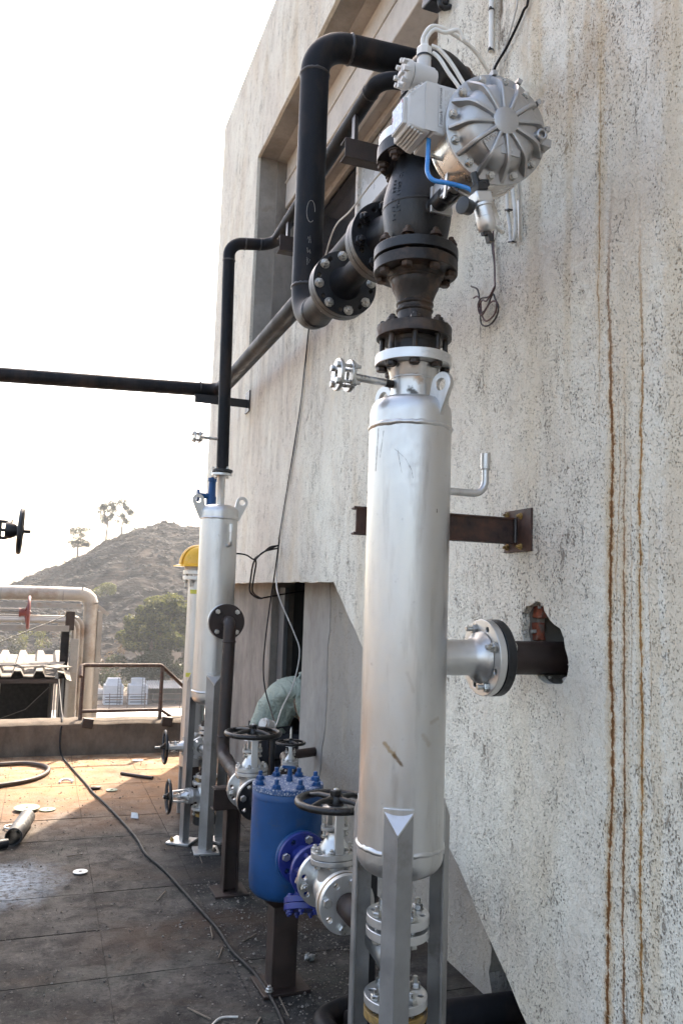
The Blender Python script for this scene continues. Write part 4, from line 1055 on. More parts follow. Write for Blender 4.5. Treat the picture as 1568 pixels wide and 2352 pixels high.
# ---- stack above the vessel
def stack():
    S = thing('reducer_spool', 'burnt black reducer spool with stud flange on top of the foreground vessel', 'pipe fitting', (AX, AY, 2.40)); fr = Matrix.Translation((AX, AY, 0))
    mb = MB(); mb.lathe([(.0, 2.396), (.086, 2.396), (.088, 2.404), (.086, 2.412), (.084, 2.436), (.087, 2.44), (.087, 2.452), (0, 2.452)], 40, fr); part('wafer_body', mb, 'burnt_steel', S, 40)
    f = flange('stud_flange', S, (AX, AY, 2.473), UP, .125, .038, .055, 'burnt_steel', .104, 8, .009, pi/8)
    me = bolt_mesh(.133, .019, 'burnt_steel', .35)
    for i in range(8):
        a = 2*pi*i/8+pi/8
        inst('stud', me, S, Matrix.Translation((AX+.104*cos(a), AY+.104*sin(a), 2.4265)) @ Matrix.Rotation(i*.9, 4, 'Z'))
    mb = MB(); mb.lathe([(.066, 2.49), (.060, 2.50), (.057, 2.51), (.057, 2.565), (.060, 2.585), (.068, 2.61), (.078, 2.632), (.082, 2.648), (.082, 2.662), (.095, 2.672), (.095, 2.68)], 44, fr); part('reducer', mb, 'burnt_steel', S, 60)
    for z, r in ((2.512, .057), (2.553, .0575), (2.575, .0585), (2.66, .083)): weld(S, (AX, AY, z), UP, r, 'burnt_steel', .0045)
    f = flange('upper_flange', S, (AX, AY, 2.698), UP, .140, .038, .06, 'burnt_steel', .118, 8, .009, .0)
    bolts(S, (AX, AY, 2.725), (0, 0, 1), .118, 8, .094, .019, 'rusty_bolt', .12, False, .5)
    # control valve
    V = thing('control_valve', 'big black globe control valve with cast body above the foreground vessel', 'valve', (AX, AY, 2.72))
    prof = [(.084, 2.76), (.090, 2.768), (.098, 2.785), (.107, 2.82), (.1135, 2.86), (.1165, 2.89), (.1165, 2.91), (.113, 2.945), (.105, 2.98), (.094, 3.015), (.085, 3.045), (.081, 3.06), (.083, 3.075)]
    mb = MB(); mb.lathe(prof, 56, fr)
    mb.lathe([(.075, 0), (.08, .1), (.075, .17), (.085, .215), (.09, .24)], 40, frame((AX, AY, 2.905), (0, 1, 0)))
    part('body', mb, 'black_cast', V, 50)
    w = MB(); w.lathe([(.116, 2.893), (.1182, 2.895), (.1182, 2.901), (.116, 2.903)], 56, fr); part('parting_line', w, 'black_cast', V, 50)
    flange('lower_flange', V, (AX, AY, 2.7435), UP, .141, .034, .07, 'black_cast', .118, 8, .0095, .12)
    flange('top_flange', V, (AX, AY, 3.095), UP, .141, .044, .07, 'black_cast', .118, 8, .0095, .35)
    flange('outlet_flange', V, (AX, AY+.255, 2.905), (0, 1, 0), .146, .032, .07, 'black_cast', .118, 8, .0095, .25)
    bolts(V, (AX, AY, 3.115), (0, 0, 1), .118, 8, .094, .021, 'rusty_bolt', .35, True, .5)
    bolts(V, (AX, AY+.273, 2.905), (0, 1, 0), .118, 8, .074, .021, 'black_cast', .25, True, .6)
    mb = MB(); mb.lathe([(.060, .07), (.044, .105), (.030, .115), (.030, .19), (.024, .195), (.024, .24), (0, .24)], 28, frame((AX+.012, AY, 2.872), (0, -1, 0))); part('shaft_housing', mb, 'black_cast', V, 40)
    # raised lettering on the cast body
    for row, (txt, az0, z0) in enumerate((('3411 5 5599', 3.55, 2.835), ('LTHIIIHD CI', 3.73, 2.86))):
        for i, ch_ in enumerate(txt):
            if ch_ == ' ': continue
            z = z0+i*.0135
            rr = next((prof[k][0]+(prof[k+1][0]-prof[k][0])*(z-prof[k][1])/(prof[k+1][1]-prof[k][1]) for k in range(len(prof)-1) if prof[k][1] <= z <= prof[k+1][1]), .1)
            a = az0; out = Vector((cos(a), sin(a), 0)); mm = text_mesh(ch_, .017, 'black_plastic', .0012)
            inst('raised_letter', mm, V, frame((AX+out.x*(rr+.0006), AY+out.y*(rr+.0006), z), out, (0, 0, 1)))
    # pipe on top, into the wall
    P = thing('top_elbow_pipe', 'black elbow pipe rising from the control valve and turning into the wall', 'pipe', (AX, AY, 3.12))
    flange('flange', P, (AX, AY, 3.137), UP, .136, .034, .06, 'silver_valve', .118, 8, .0095, .35)
    pts = fillet([(AX, AY, 3.15), (AX, AY, 3.485), (1.75, AY+.40, 3.50)], .17, 14)
    mb = MB(); mb.tube(pts, .066, 36); part('elbow', mb, 'black_pipe', P, 50)
    pp = lambda t: Vector((AX, AY, 3.485)).lerp(Vector((1.75, AY+.40, 3.50)), t)
    for t in (.31, .40): weld(P, pp(t), pp(1)-pp(0), .066, 'burnt_steel', .005)
    mb = MB(); mb.tube([pp(.31), pp(.40)], .0668, 36); part('burnt_band', mb, 'burnt_steel', P, 50)
    weld(P, (AX, AY, 3.305), UP, .066, 'black_pipe', .004)
stack()

# ---- pneumatic actuator
def actuator():
    cx, cy, cz = 1.147, 1.95, 2.968
    A = thing('pneumatic_actuator', 'round ribbed aluminium actuator mounted in front of the control valve', 'actuator', (cx, cy, cz-.14))
    fr = frame((cx, cy, cz), (-.06, -1, -.075), (1, 0, 0)) @ Matrix.Diagonal((1.13, 1.13, 1.25, 1))    # local z towards the viewer, x to the right, y up
    R = .139
    mb = MB(); mb.lathe([(0, -.125), (.05, -.125), (.095, -.118), (.128, -.107), (.138, -.097), (R+.002, -.092), (R+.002, -.086), (.1365, -.084), (.1365, -.008), (R+.002, -.005), (R+.002, -.001)], 72, fr)
    part('drum', mb, 'bright_steel', A, 40)
    # ribbed cover
    prof = [(R+.003, 0), (R+.003, .007), (.136, .009), (.118, .0095), (.114, .011), (.110, .017), (.106, .026), (.101, .034), (.094, .040), (.086, .0435), (.076, .0455), (.055, .047), (.036, .048), (.0345, .0545), (.030, .056), (0, .056)]
    mb = MB(); mb.lathe(prof, 72, fr); cov = part('cover', mb, 'cast_alu', A, 45)
    def surf(rr):
        for (r0, z0), (r1, z1) in zip(prof[::-1], prof[::-1][1:]):
            if r0 <= rr <= r1: return z0+(z1-z0)*(rr-r0)/max(1e-6, r1-r0)
        return .01
    rm = MB(); N = 12; rw = .0058
    vs, fs = [], []; st = [.033, .05, .065, .08, .092, .100, .107, .113, .120, .127, .133, .138]
    tops = [.0555, .0558, .0558, .0555, .054, .0515, .047, .041, .033, .025, .0175, .012]
    for q, top in zip(st, tops):
        z = surf(q)
        for (y, zz) in ((-rw*1.3, z-.004), (-rw*.75, top-.0015), (0, top), (rw*.75, top-.0015), (rw*1.3, z-.004)): vs.append((q, y, zz))
    for i in range(len(st)-1):
        for k in range(4): a = i*5+k; fs.append((a, a+5, a+6, a+1))
    fs += [(4, 3, 2, 1, 0), tuple(range((len(st)-1)*5, len(st)*5))]
    rm.add(vs, fs); rme = mesh_of(rm, 'cast_alu', 40, name='rib')
    for i in range(N):
        inst('rib', rme, cov, fr @ Matrix.Rotation(2*pi*i/N+.16, 4, 'Z'))
    tb = MB(); tb.box((.139, 0, .012), (.012, .012, .024)); tme = mesh_of(tb, 'cast_alu', 30, name='rib_ear')
    for i in (0, 1, 2, 3): inst('rib_ear', tme, cov, fr @ Matrix.Rotation(2*pi*(i)/N+.16, 4, 'Z'))
    me = bolt_mesh(.012, .0105, 'zinc', .0)
    for i in range(N):
        a = 2*pi*(i+.5)/N+.16
        if i % 12 in (0, 11): continue
        inst('cover_bolt', me, cov, fr @ Matrix.Translation((.126*cos(a), .126*sin(a), .005)) @ Matrix.Rotation(i*.8, 4, 'Z'))
    mb = MB(); a = -.14
    f2 = fr @ Matrix.Translation((.104*cos(a), .104*sin(a), 0))
    mb.lathe([(.016, .0), (.0155, .052), (.0135, .055), (.008, .055), (.007, .044), (0, .044)], 20, f2)
    mb.M = fr; mb.box((.128*cos(a), .128*sin(a), .016), (.036, .022, .03), Matrix.Rotation(a, 3, 'Z')); part('air_port', mb, 'cast_alu', A, 35, .002)
    # raised pads with cast marks
    mb = MB(); mb.M = fr; mb.box((-.028, -.058, .0465), (.032, .05, .004), Matrix.Rotation(-.85, 3, 'Z')); mb.box((.022, -.072, .0455), (.052, .02, .004), Matrix.Rotation(-.05, 3, 'Z')); part('cast_pad', mb, 'cast_alu', A, 30, .001)
    inst('raised_letter', text_mesh('EWWN', .017, 'bright_steel', .001), cov, fr @ Matrix.Translation((-.033, -.047, .0492)) @ Matrix.Rotation(.62, 4, 'Z') @ Matrix.Rotation(-.05, 4, 'X'))
    inst('raised_letter', text_mesh('221', .012, 'bright_steel', .001), cov, fr @ Matrix.Translation((.018, -.070, .0482)))
    # yoke bracket between actuator and valve
    mb = MB()
    for dx in (-.022, .030): mb.box((AX+.018+dx, 2.155, 2.895), (.008, .17, .075), Matrix.Rotation(.12, 3, 'Y'))
    mb.box((AX+.022, 2.235, 2.88), (.075, .012, .085)); mb.box((AX+.022, 2.075, 2.91), (.075, .012, .085)); part('yoke_bracket', mb, 'silver_valve', A, 30, .0015)
    mb = MB(); mb.cyl((AX+.012, 2.06, 2.875), (AX+.012, 2.14, 2.872), .018, n=20); part('coupling', mb, 'zinc', A, 35)
    mb = MB(); mb.box((AX-.052, 2.05, 2.865), (.006, .014, .155), Matrix.Rotation(.10, 3, 'Y')); mb.tube([(AX-.125, 2.045, 2.905), (AX+.005, 2.02, 2.885)], .0055, 10); part('feedback_lever', mb, 'zinc', A, 30)
actuator()

def positioner():
    x0, y0 = .955, 1.985
    P = thing('valve_positioner', 'grey boxy positioner with round terminal head beside the aluminium actuator', 'positioner', (1.03, 2.06, 2.86))
    y1 = 2.115
    mb = MB(); mb.bx(x0+.005, 1.055, y0, y1, 2.938, 3.094); part('base', mb, 'grey_paint', P, 30, .006)
    mb = MB(); mb.bx(1.055, 1.085, y0+.02, y1-.02, 2.95, 3.07); part('mount', mb, 'silver_valve', P, 30, .002)
    # cover: frustum towards -X
    mb = MB()
    A = [(x0, y0-.001, 2.937), (x0, y1+.001, 2.937), (x0, y1+.001, 3.095), (x0, y0-.001, 3.095)]
    Bq = [(x0-.018, y0+.001, 2.94), (x0-.018, y1, 2.94), (x0-.018, y1, 3.092), (x0-.018, y0+.001, 3.092)]
    C2 = [(x0-.065, y0+.016, 2.958), (x0-.065, y1-.01, 2.958), (x0-.065, y1-.01, 3.05), (x0-.065, y0+.016, 3.05)]
    mb.add([(x+.0, y, z) for x, y, z in A]+Bq+C2, [(0,1,5,4),(1,2,6,5),(2,3,7,6),(3,0,4,7),(4,5,9,8),(5,6,10,9),(6,7,11,10),(7,4,8,11),(8,9,10,11),(3,2,1,0)])
    cv = part('cover', mb, 'grey_paint', P, 30, .005)
    for k in range(5):
        t = k/5+.08
        for s in (0, 1):
            z = (2.94+(2.958-2.94)*t) if not s else (3.092+(3.05-3.092)*t)
            rib = MB(); rib.box((x0-.018-.047*t, (y0+y1)/2, z+(-.001 if not s else .001)), (.007, y1-y0-.03, .012), Matrix.Rotation(.6 if not s else -.6, 3, 'Y')); part('cover_rib', rib, 'grey_paint', cv, 30, .0015)
    mb = MB(); mb.bx(x0-.076, x0-.064, y0+.024, y1-.022, 2.964, 3.044); part('window_frame', mb, 'grey_paint', cv, 30, .002)
    mb = MB(); mb.bx(x0-.0775, x0-.076, y0+.03, y1-.03, 2.969, 3.039); part('display', mb, 'display', cv, 30)
    mb = MB(); mb.bx(x0-.0195, x0-.0185+.0185*2+.001, y0-.0035, y0-.0005, 2.942, 3.09); part('seam', mb, 'grey_paint', cv, 30)
    # name plate with its lettering
    mb = MB(); mb.bx(x0+.024, x0+.072, y0-.0012, y0+.001, 2.962, 3.086); pl = part('name_plate', mb, 'label_white', P, 30)
    fr = frame((x0+.032, y0-.0014, 2.99), (0, -1, 0), (0, 0, 1))
    inst('lettering', text_mesh('rotork', .0155, 'ink', .0002), pl, fr)
    inst('lettering', text_mesh('E/P POSITIONER', .0090, 'ink', .0002), pl, frame((x0+.031, y0-.0014, 3.05), (0, -1, 0), (0, 0, 1)))
    ln = MB(); rr = random.Random(5)
    for k in range(6):
        zz = 2.967
        while zz < 3.078:
            L = rr.uniform(.006, .022); ln.bx(x0+.0435+k*.0045, x0+.0452+k*.0045, y0-.0016, y0-.0012, zz, min(zz+L, 3.082)); zz += L+rr.uniform(.003, .009)
    part('small_print', ln, 'cable_grey', pl, 30)
    for z in (2.928, 2.912):
        mb = MB(); mb.box((1.03+(.02 if z < 2.92 else .035), y0+.03, z+.006), (.03, .03, .018)); part('air_connector', mb, 'grey_paint', P, 30, .002)
    # terminal head
    h = Vector((.947, 2.05, 3.142))
    mb = MB(); mb.lathe([(0, -.045), (.030, -.045), (.037, -.035), (.038, .0), (.038, .033), (0, .033)], 32, frame(h, (-1, 0, 0))); hd = part('terminal_head', mb, 'grey_paint', P, 40, .002)
    mb = MB(); mb.lathe([(.039, .035), (.042, .036), (.042, .052), (.036, .057), (0, .057)], 32, frame(h, (-1, 0, 0)))
    for k in range(8):
        a = 2*pi*k/8+.2; mb.box(h+Vector((-.057, .036*cos(a), .036*sin(a))), (.022, .012, .012), Matrix.Rotation(a, 3, 'X'))
    mb.box(h+Vector((-.06, 0, 0)), (.012, .03, .012)); part('screw_cap', mb, 'grey_paint', hd, 35, .0015)
    mb = MB(); mb.lathe([(.022, .0), (.021, .035), (.0225, .036)], 20, frame(h+Vector((.012, 0, .03)), UP)); part('entry_boss', mb, 'grey_paint', hd, 40)
    mb = MB(); mb.lathe([(.024, 0), (.024, .006), (.022, .006)], 20, frame(h+Vector((.012, 0, .066)), UP)); part('seal', mb, 'black_plastic', hd, 40)
    mb = MB(); mb.lathe([(.0235, 0), (.0235, .024), (.017, .032), (.010, .034)], 8, frame(h+Vector((.012, 0, .072)), UP)); part('cable_gland', mb, 'white_plastic', hd, 30, .001)
    g = h+Vector((.012, 0, .10))
    # signal cables
    def cab(name, pts, r, mat, label, cat='cable', grp=None):
        mb = MB(); mb.tube(smooth_path(pts, 8), r, 10); return solo(name, mb, mat, label, cat, Vector(pts[0]), grp, 60)
    cab('signal_cable', [g+Vector((-.004, 0, 0)), g+Vector((-.004, 0, .035)), g+Vector((.025, -.005, .075)), (1.055, 2.06, 3.325), (1.16, 2.10, 3.32), (1.27, 2.16, 3.27), (1.36, 2.2, 3.19), (1.44, 2.28, 3.02), (1.52, 2.4, 2.9), (1.575, 2.5, 3.1)], .0062, 'white_plastic', 'white cable arching from the terminal head over the actuator to the wall', 'cable')
    cab('signal_cable', [g+Vector((.006, -.004, 0)), g+Vector((.006, -.004, .03)), g+Vector((.028, -.008, .062)), (1.02, 2.035, 3.30), (1.06, 2.03, 3.315), (1.08, 2.03, 3.29)], .0062, 'white_plastic', 'short white cable tail beside the arching cable above the terminal head')
    cab('signal_cable', [(.975, 2.035, 3.245), (1.00, 2.03, 3.235), (1.03, 2.02, 3.20), (1.06, 2.01, 3.15), (1.085, 2.0, 3.10), (1.10, 2.0, 3.05)], .006, 'white_plastic', 'outer white cable running down behind the actuator rim')
    cab('signal_cable', [(.978, 2.03, 3.22), (.995, 2.02, 3.20), (1.02, 2.005, 3.15), (1.05, 1.995, 3.105), (1.075, 2.0, 3.06)], .0058, 'white_plastic', 'inner white cable running down against the positioner')
    # blue air hose
    cab('air_hose', [(x0+.012, 2.02, 2.945), (x0+.010, 2.02, 2.88), (x0+.008, 2.015, 2.835), (x0+.022, 2.005, 2.808), (x0+.06, 1.99, 2.80), (1.05, 1.985, 2.797), (1.075, 1.97, 2.785), (1.10, 1.96, 2.763)], .0068, 'air_blue', 'bright blue air hose from the positioner to the filter regulator', 'hose')
    cab('air_hose', [(1.03, 2.02, 2.915), (1.06, 2.01, 2.90), (1.10, 2.0, 2.885)], .0062, 'air_blue', 'short blue air hose stub under the positioner', 'hose')
positioner()

def filter_regulator():
    c = Vector((1.105, 1.955, 2.747))
    F = thing('filter_regulator', 'silver air filter regulator with black gauge hanging below the actuator', 'filter regulator', c-Vector((0, 0, .13)))
    d = Vector((.26, -.03, -.96)).normalized(); fr = frame(c, d, (.9, .1, .25))
    mb = MB(fr); mb.box((0, 0, -.005), (.055, .048, .034)); part('block', mb, 'silver_valve', F, 30, .004)
    mb = MB(fr); mb.box((0, .005, -.036), (.036, .04, .026)); mb.box((.022, .0, -.05), (.03, .03, .02)); mb.lathe([(.011, -.085), (.011, -.04)], 14); part('black_bracket', mb, 'black_plastic', F, 30, .003)
    mb = MB(fr); mb.lathe([(.03, .012), (.03, .02), (.026, .022), (.026, .05), (.028, .052), (.028, .075), (.022, .088), (.012, .093), (0, .093)], 28); part('bowl', mb, 'silver_valve', F, 40)
    mb = MB(fr)
    for k in (-.35, .35): mb.box((.024*cos(-1.2+k), .024*sin(-1.2+k), .036), (.006, .006, .014))
    part('sight_slot', mb, 'black_plastic', F, 30)
    mb = MB(fr); mb.lathe([(.009, .09), (.009, .105), (0, .105)], 12); mb.box((.0, 0, .112), (.018, .018, .024)); mb.box((-.014, 0, .098), (.02, .010, .010)); part('drain_cock', mb, 'black_plastic', F, 30, .001)
    mb = MB(); g = c+Vector((-.05, -.008, -.03)); gf = frame(g, (-.86, -.32, -.1)); mb.lathe([(0, -.016), (.02, -.016), (.022, -.012), (.022, .012), (.0245, .013), (.0245, .018), (.021, .019), (0, .017)], 28, gf); mb.cyl(g, c+Vector((-.01, 0, -.015)), .007); part('gauge', mb, 'black_plastic', F, 40)
    mb = MB(); mb.cyl((1.100, 1.96, 2.763), (1.116, 1.957, 2.748), .0105, n=12); part('hose_fitting', mb, 'copper', F, 35)
    t = MB(); t.tube(smooth_path([c+Vector((.035, .0, -.055)), (1.175, 1.96, 2.675), (1.20, 1.99, 2.69), (1.225, 2.06, 2.76), (1.235, 2.12, 2.86)], 8), .0065, 10)
    solo('clear_tube', t, 'clear_tube', 'clear plastic tube looping from the filter regulator up behind the actuator', 'tube', (1.17, 1.96, 2.67), None, 60)
filter_regulator()

# ================================================================ PIPEWORK
def loop_pipe():
    S = thing('flanged_spool', 'short black flanged spool behind the control valve', 'pipe fitting', (AX, 2.66, 2.76)); z = 2.905
    flange('near_flange', S, (AX, 2.6595, z), (0, 1, 0), .146, .034, .05, 'black_cast', .118, 8, .0095, .25)
    mb = MB(); mb.lathe([(.062, .0), (.052, .03), (.05, .05), (.05, .30), (.053, .335), (.068, .375), (.072, .39)], 36, frame((AX, 2.675, z), (0, 1, 0))); part('barrel', mb, 'black_pipe', S, 60)
    f = flange('far_flange', S, (AX, 3.078, z), (0, 1, 0), .140, .03, .05, 'black_cast', .116, 8, .0095, .15)
    bolts(f, (AX, 3.0965, z), (0, -1, 0), .116, 8, .068, .0185, 'zinc', .15, False, .35)
    for i, ch_ in enumerate('MG 9080'):
        if ch_ == ' ': continue
        a = radians(200); out = Vector((cos(a), 0, -sin(a)*-1)); out = Vector((cos(radians(130)), 0, sin(radians(130))))
        inst('stamped_letter', text_mesh(ch_, .022, 'cable_grey', .0003), S, frame((AX+out.x*.0502, 2.74+i*.025, z+out.z*.0502), out, (0, 1, 0)))
    P = thing('loop_pipe', 'thick black pipe rising from the flanged spool and turning into the upper window opening', 'pipe', (AX, 3.62, 2.84))
    flange('flange', P, (AX, 3.1135, z), (0, 1, 0), .139, .034, .06, 'black_cast', .116, 8, .0095, .15)
    mb = MB(); mb.tube(fillet([(AX, 3.13, z), (AX, 3.62, z), (AX, 3.62, 4.365), (2.3, 3.62, 4.43)], .175, 14), .0715, 40); part('run', mb, 'black_pipe', P, 60)
    for c, ax in (((AX, 3.44, z), (0, 1, 0)), ((AX, 3.62, 3.085), UP), ((AX, 3.62, 4.185), UP), ((AX+.18, 3.62, 4.374), (1, 0, .05))): weld(P, c, ax, .0715, 'dark_pipe', .0055)
    # chalk marks on the riser
    mk = MB(); a0 = atan2(-3.62, -AX)
    def onp(da, zz): a = a0+da; return (AX+.0722*cos(a), 3.62+.0722*sin(a), zz)
    mk.tube([onp(.1+.28*cos(t), 3.44+.055*sin(t)) for t in [k*2*pi/20 for k in range(18)]], .0007, 5)
    for zz, k in ((3.30, 0), (3.24, 1), (3.19, 2)): mk.tube([onp(-.05+.1*s, zz+.02*sin(s*5+k)) for s in (0, .5, 1, 1.6, 2.2)], .0006, 5)
    part('chalk_mark', mk, 'cable_grey', P, 60)
loop_pipe()

def long_pipes():
    L = thing('long_wall_pipe', 'long dark pipe running along the facade and turning left across the sky', 'pipe', (1.34, 5, 3.33)); z = 3.378
    mb = MB(); mb.tube(fillet([(1.75, 2.96, z), (1.347, 2.96, z), (1.347, 6.95, z), (-3.5, 6.95, z-.228), (-3.5, 6.95, 0)], .14, 8), .060, 32); part('run', mb, 'black_pipe', L, 60)
    weld(L, (1.347, 6.78, z), (0, 1, 0), .060, 'dark_pipe', .004); weld(L, (1.17, 6.95, z), (1, 0, 0), .060, 'dark_pipe', .004)
    K = thing('wall_bracket', 'dark angle bracket with wall plate holding the long pipe near the far corner', 'bracket', (1.6, 6.95, 3.29))
    mb = MB(); mb.bx(1.12, 1.588, 6.88, 6.888, 3.235, 3.31); mb.bx(1.12, 1.588, 6.888, 6.95, 3.302, 3.31); part('arm', mb, 'black_cast', K, 30, .001)
    mb = MB(); mb.bx(1.588, 1.6, 6.84, 6.99, 3.20, 3.39); part('wall_plate', mb, 'black_cast', K, 30, .001)
    U = thing('upper_wall_pipe', 'dark pipe from the rear vessel climbing across the facade into the window opening', 'pipe', (1.06, 5.27, 2.4)); zu = 4.065
    y = 5.27
    mb = MB(); mb.tube(fillet([(1.065, y, 2.40), (1.035, y, 3.985), (1.345, y, 4.03), (1.352, 3.37, 4.09), (2.3, 3.36, 4.11)], .10, 9), .0405, 32); part('run', mb, 'black_pipe', U, 60)
    for c, ax in (((1.038, y, 3.86), UP), ((1.145, y, 4.0), (1, 0, 0)), ((1.25, y, 4.015), (1, 0, 0)), ((1.351, 3.50, 4.087), (0, 1, 0)), ((1.349, 4.9, 4.045), (0, 1, 0)), ((1.48, 3.368, 4.093), (1, 0, 0))): weld(U, c, ax, .0405, 'dark_pipe', .0038)
    flange('flange', U, (1.066, y, 2.405), UP, .068, .016, .02, 'black_cast', .052, 4, .007, .6)
    mb = MB(); mb.cyl((.905, y, 2.62), (1.06, y, 2.62), .011); t = part('tapping', mb, 'zinc', U)
    for x in (.90, .868): flange('tapping_flange', t, (x, y, 2.62), (1, 0, 0), .043, .011, .01, 'zinc', .03, 4, .006, pi/4)
    bolts(t, (.884, y, 2.62), (1, 0, 0), .03, 4, .045, .011, 'zinc', pi/4)
    for i, (yy, lab) in enumerate(((3.66, 'rusty channel bracket with rod under the upper pipe, near the control valve'), (4.86, 'rusty channel bracket with rod under the upper pipe, behind the loop pipe'))):
        K = thing('channel_bracket', lab, 'bracket', (1.6, yy, 3.8), 'brackets under the upper pipe')
        z0 = 3.80; mb = MB(); mb.bx(1.27, 1.83, yy-.045, yy-.037, z0, z0+.10); mb.bx(1.27, 1.83, yy-.037, yy+.03, z0, z0+.008); mb.bx(1.27, 1.83, yy-.037, yy+.03, z0+.092, z0+.10); part('channel', mb, 'brown_steel', K, 30, .002)
        mb = MB(); mb.bx(1.325, 1.345, yy-.02, yy+.02, z0+.10, 4.05); part('rod', mb, 'dark_pipe', K, 30)
    # rusty channel behind the vessel
    C = thing('channel_beam', 'rusty channel beam with bolted wall plate behind the foreground vessel', 'bracket', (1.6, 2.53, 1.80))
    mb = MB(); mb.bx(.972, 1.592, 2.523, 2.530, 1.812, 1.905); mb.bx(.962, 1.592, 2.516, 2.5225, 1.898, 1.9055); mb.bx(.962, 1.592, 2.516, 2.5225, 1.8115, 1.819); mb.bx(.972, 1.592, 2.5305, 2.57, 1.898, 1.905); mb.bx(.972, 1.592, 2.5305, 2.57, 1.812, 1.819); part('channel', mb, 'rust_channel', C, 30, .0015)
    mb = MB(); mb.bx(1.592, 1.602, 2.425, 2.600, 1.782, 1.935); p = part('wall_plate', mb, 'rust_channel', C, 30, .0015)
    mb = MB(); mb.tube([(1.588, 2.517, 1.815+.012*i+.002*(i % 2)) for i in range(8)], .0075, 8); part('weld_bead', mb, 'dark_pipe', C, 60)
    me = bolt_mesh(.008, .011, 'gasket', .8)
    for (yy, zz) in ((2.488, 1.91), (2.488, 1.80), (2.575, 1.80), (2.575, 1.92)): inst('bolt', me, p, frame((1.595, yy, zz), (-1, 0, 0)))
long_pipes()

# ---- rear vessel
def rear_vessel():
    c = (1.063, 5.28); r = .123
    V = vessel('rear_vessel', 'slim silver pressure vessel with two lifting lugs standing at the rear', c, r, .965, 2.085, [-pi/2-.08+k*2*pi/3 for k in range(3)], .066, 1.075, .028)
    mb = MB(); mb.lathe([(.027, 2.16), (.027, 2.36), (.034, 2.372)], 24, Matrix.Translation((*c, 0))); part('top_nozzle', mb, 'silver', V, 60)
    f = flange('top_flange', V, (c[0], c[1], 2.382), UP, .068, .018, .02, 'silver_valve', .052, 4, .007, .6)
    bolts(f, (c[0], c[1]-.0, 2.394), UP, .052, 4, .045, .012, 'zinc', .6)
    lug(V, (c[0]-.108, c[1], 2.140), pi, 1.15); lug(V, (c[0]+.108, c[1], 2.140), 0, 1.15)
    jpipe(V, (c[0]+.04, c[1]-.112, 1.905), (.12, -1, 0), .06, .135, .0125)
    # inlet nozzle towards the viewer with elbow and brown riser
    mb = MB(); mb.lathe([(.04, .1), (.04, .185)], 24, frame((c[0]+.03, c[1], 1.418), (0, -1, 0))); part('inlet_nozzle', mb, 'silver', V, 60)
    flange('inlet_flange', V, (c[0]+.03, c[1]-.195, 1.418), (0, 1, 0), .112, .022, .035, 'silver_valve', .088, 4, .01, pi/4)
    # bottom outlet
    mb = MB(); mb.lathe([(.03, .86), (.03, .745)], 20, Matrix.Translation((*c, 0))); part('outlet_nozzle', mb, 'silver', V, 60)
    # brown line down to the valves
    P = thing('brown_riser', 'rusty brown pipe dropping from the front flange of the rear vessel to the gate valves', 'pipe', (c[0]+.03, 4.9, .5))
    x = c[0]+.035
    f = flange('flange', P, (x, 5.062, 1.418), (0, 1, 0), .112, .024, .03, 'brown_steel', .088, 4, .01, pi/4)
    bolts(f, (x, 5.074, 1.418), (0, -1, 0), .088, 4, .048, .017, 'zinc', pi/4, True, .4)
    pts = fillet([(x, 5.05, 1.418), (x, 4.96, 1.418), (x-.015, 4.93, .625), (1.06, 4.33, .60)], .085, 10)
    mb = MB(); mb.tube(pts, .0385, 28); part('run', mb, 'brown_steel', P, 60)
    for cc, ax in (((x-.002, 4.955, 1.30), UP), ((x-.013, 4.932, .735), UP), ((1.085, 4.82, .613), (0, 1, 0))): weld(P, cc, ax, .0385, 'brown_steel', .004)
    # support post under the brown line
    S = thing('beam_post', 'dark brown steel beam post under the bend of the brown riser', 'post', (1.05, 4.42, 0))
    mb = MB(); mb.bx(1.005, 1.085, 4.44, 4.448, .012, .545); mb.bx(1.005, 1.013, 4.40, 4.488, .012, .545); mb.bx(1.077, 1.085, 4.40, 4.488, .012, .545); part('post', mb, 'brown_steel', S, 30, .002)
    mb = MB(); mb.bx(.955, 1.135, 4.35, 4.53, 0, .012); part('base_plate', mb, 'brown_steel', S, 30, .002)
    mb = MB(); mb.bx(.93, 1.15, 4.40, 4.408, .44, .55); mb.bx(.93, 1.15, 4.408, 4.47, .546, .554); mb.bx(.93, 1.15, 4.408, 4.47, .436, .444); part('saddle', mb, 'brown_steel', S, 30, .002)
    # the second column and the helmet
    K = thing('slim_column', 'pale silver column with bolted blind flange half hidden behind the rear vessel', 'pressure vessel', (1.085, 6.0, 0))
    c2 = (1.085, 6.0)
    mb = MB(); mb.cyl((*c2, .35), (*c2, 1.70), .083, n=36); part('shell', mb, 'silver', K, 50)
    f1 = flange('neck_flange', K, (*c2, 1.70), UP, .125, .028, .05, 'silver_valve', .102, 8, .009, .1); f2 = flange('blind_flange', K, (*c2, 1.742), UP, .125, .03, 0, 'silver_valve', .102, 8, .009, .1)
    bolts(K, (*c2, 1.72), (0, 0, -1), .102, 8, .08, .018, 'zinc', .1, False, 1.6)
    for zz in (1.60, 1.0):
        mb = MB(); mb.box((c2[0]-.055, c2[1]-.068, zz), (.05, .006, .03), Matrix.Rotation(-.55, 3, 'Z')); part('sticker', mb, 'sticker_yellow', K, 30)
    for a in (0, 2.1, 4.2):
        mb = MB(); mb.bx(c2[0]+.09*cos(a)-.02, c2[0]+.09*cos(a)+.02, c2[1]+.09*sin(a)-.02, c2[1]+.09*sin(a)+.02, 0, .6); part('leg', mb, 'leg_grey', K, 30)
    H = thing('hard_hat', 'yellow hard hat resting on the blind flange behind the rear vessel', 'helmet', (1.075, 5.97, 1.757))
    hb = Vector((1.07, 5.97, 1.775)); vs, fs = [], []; n, m = 40, 12
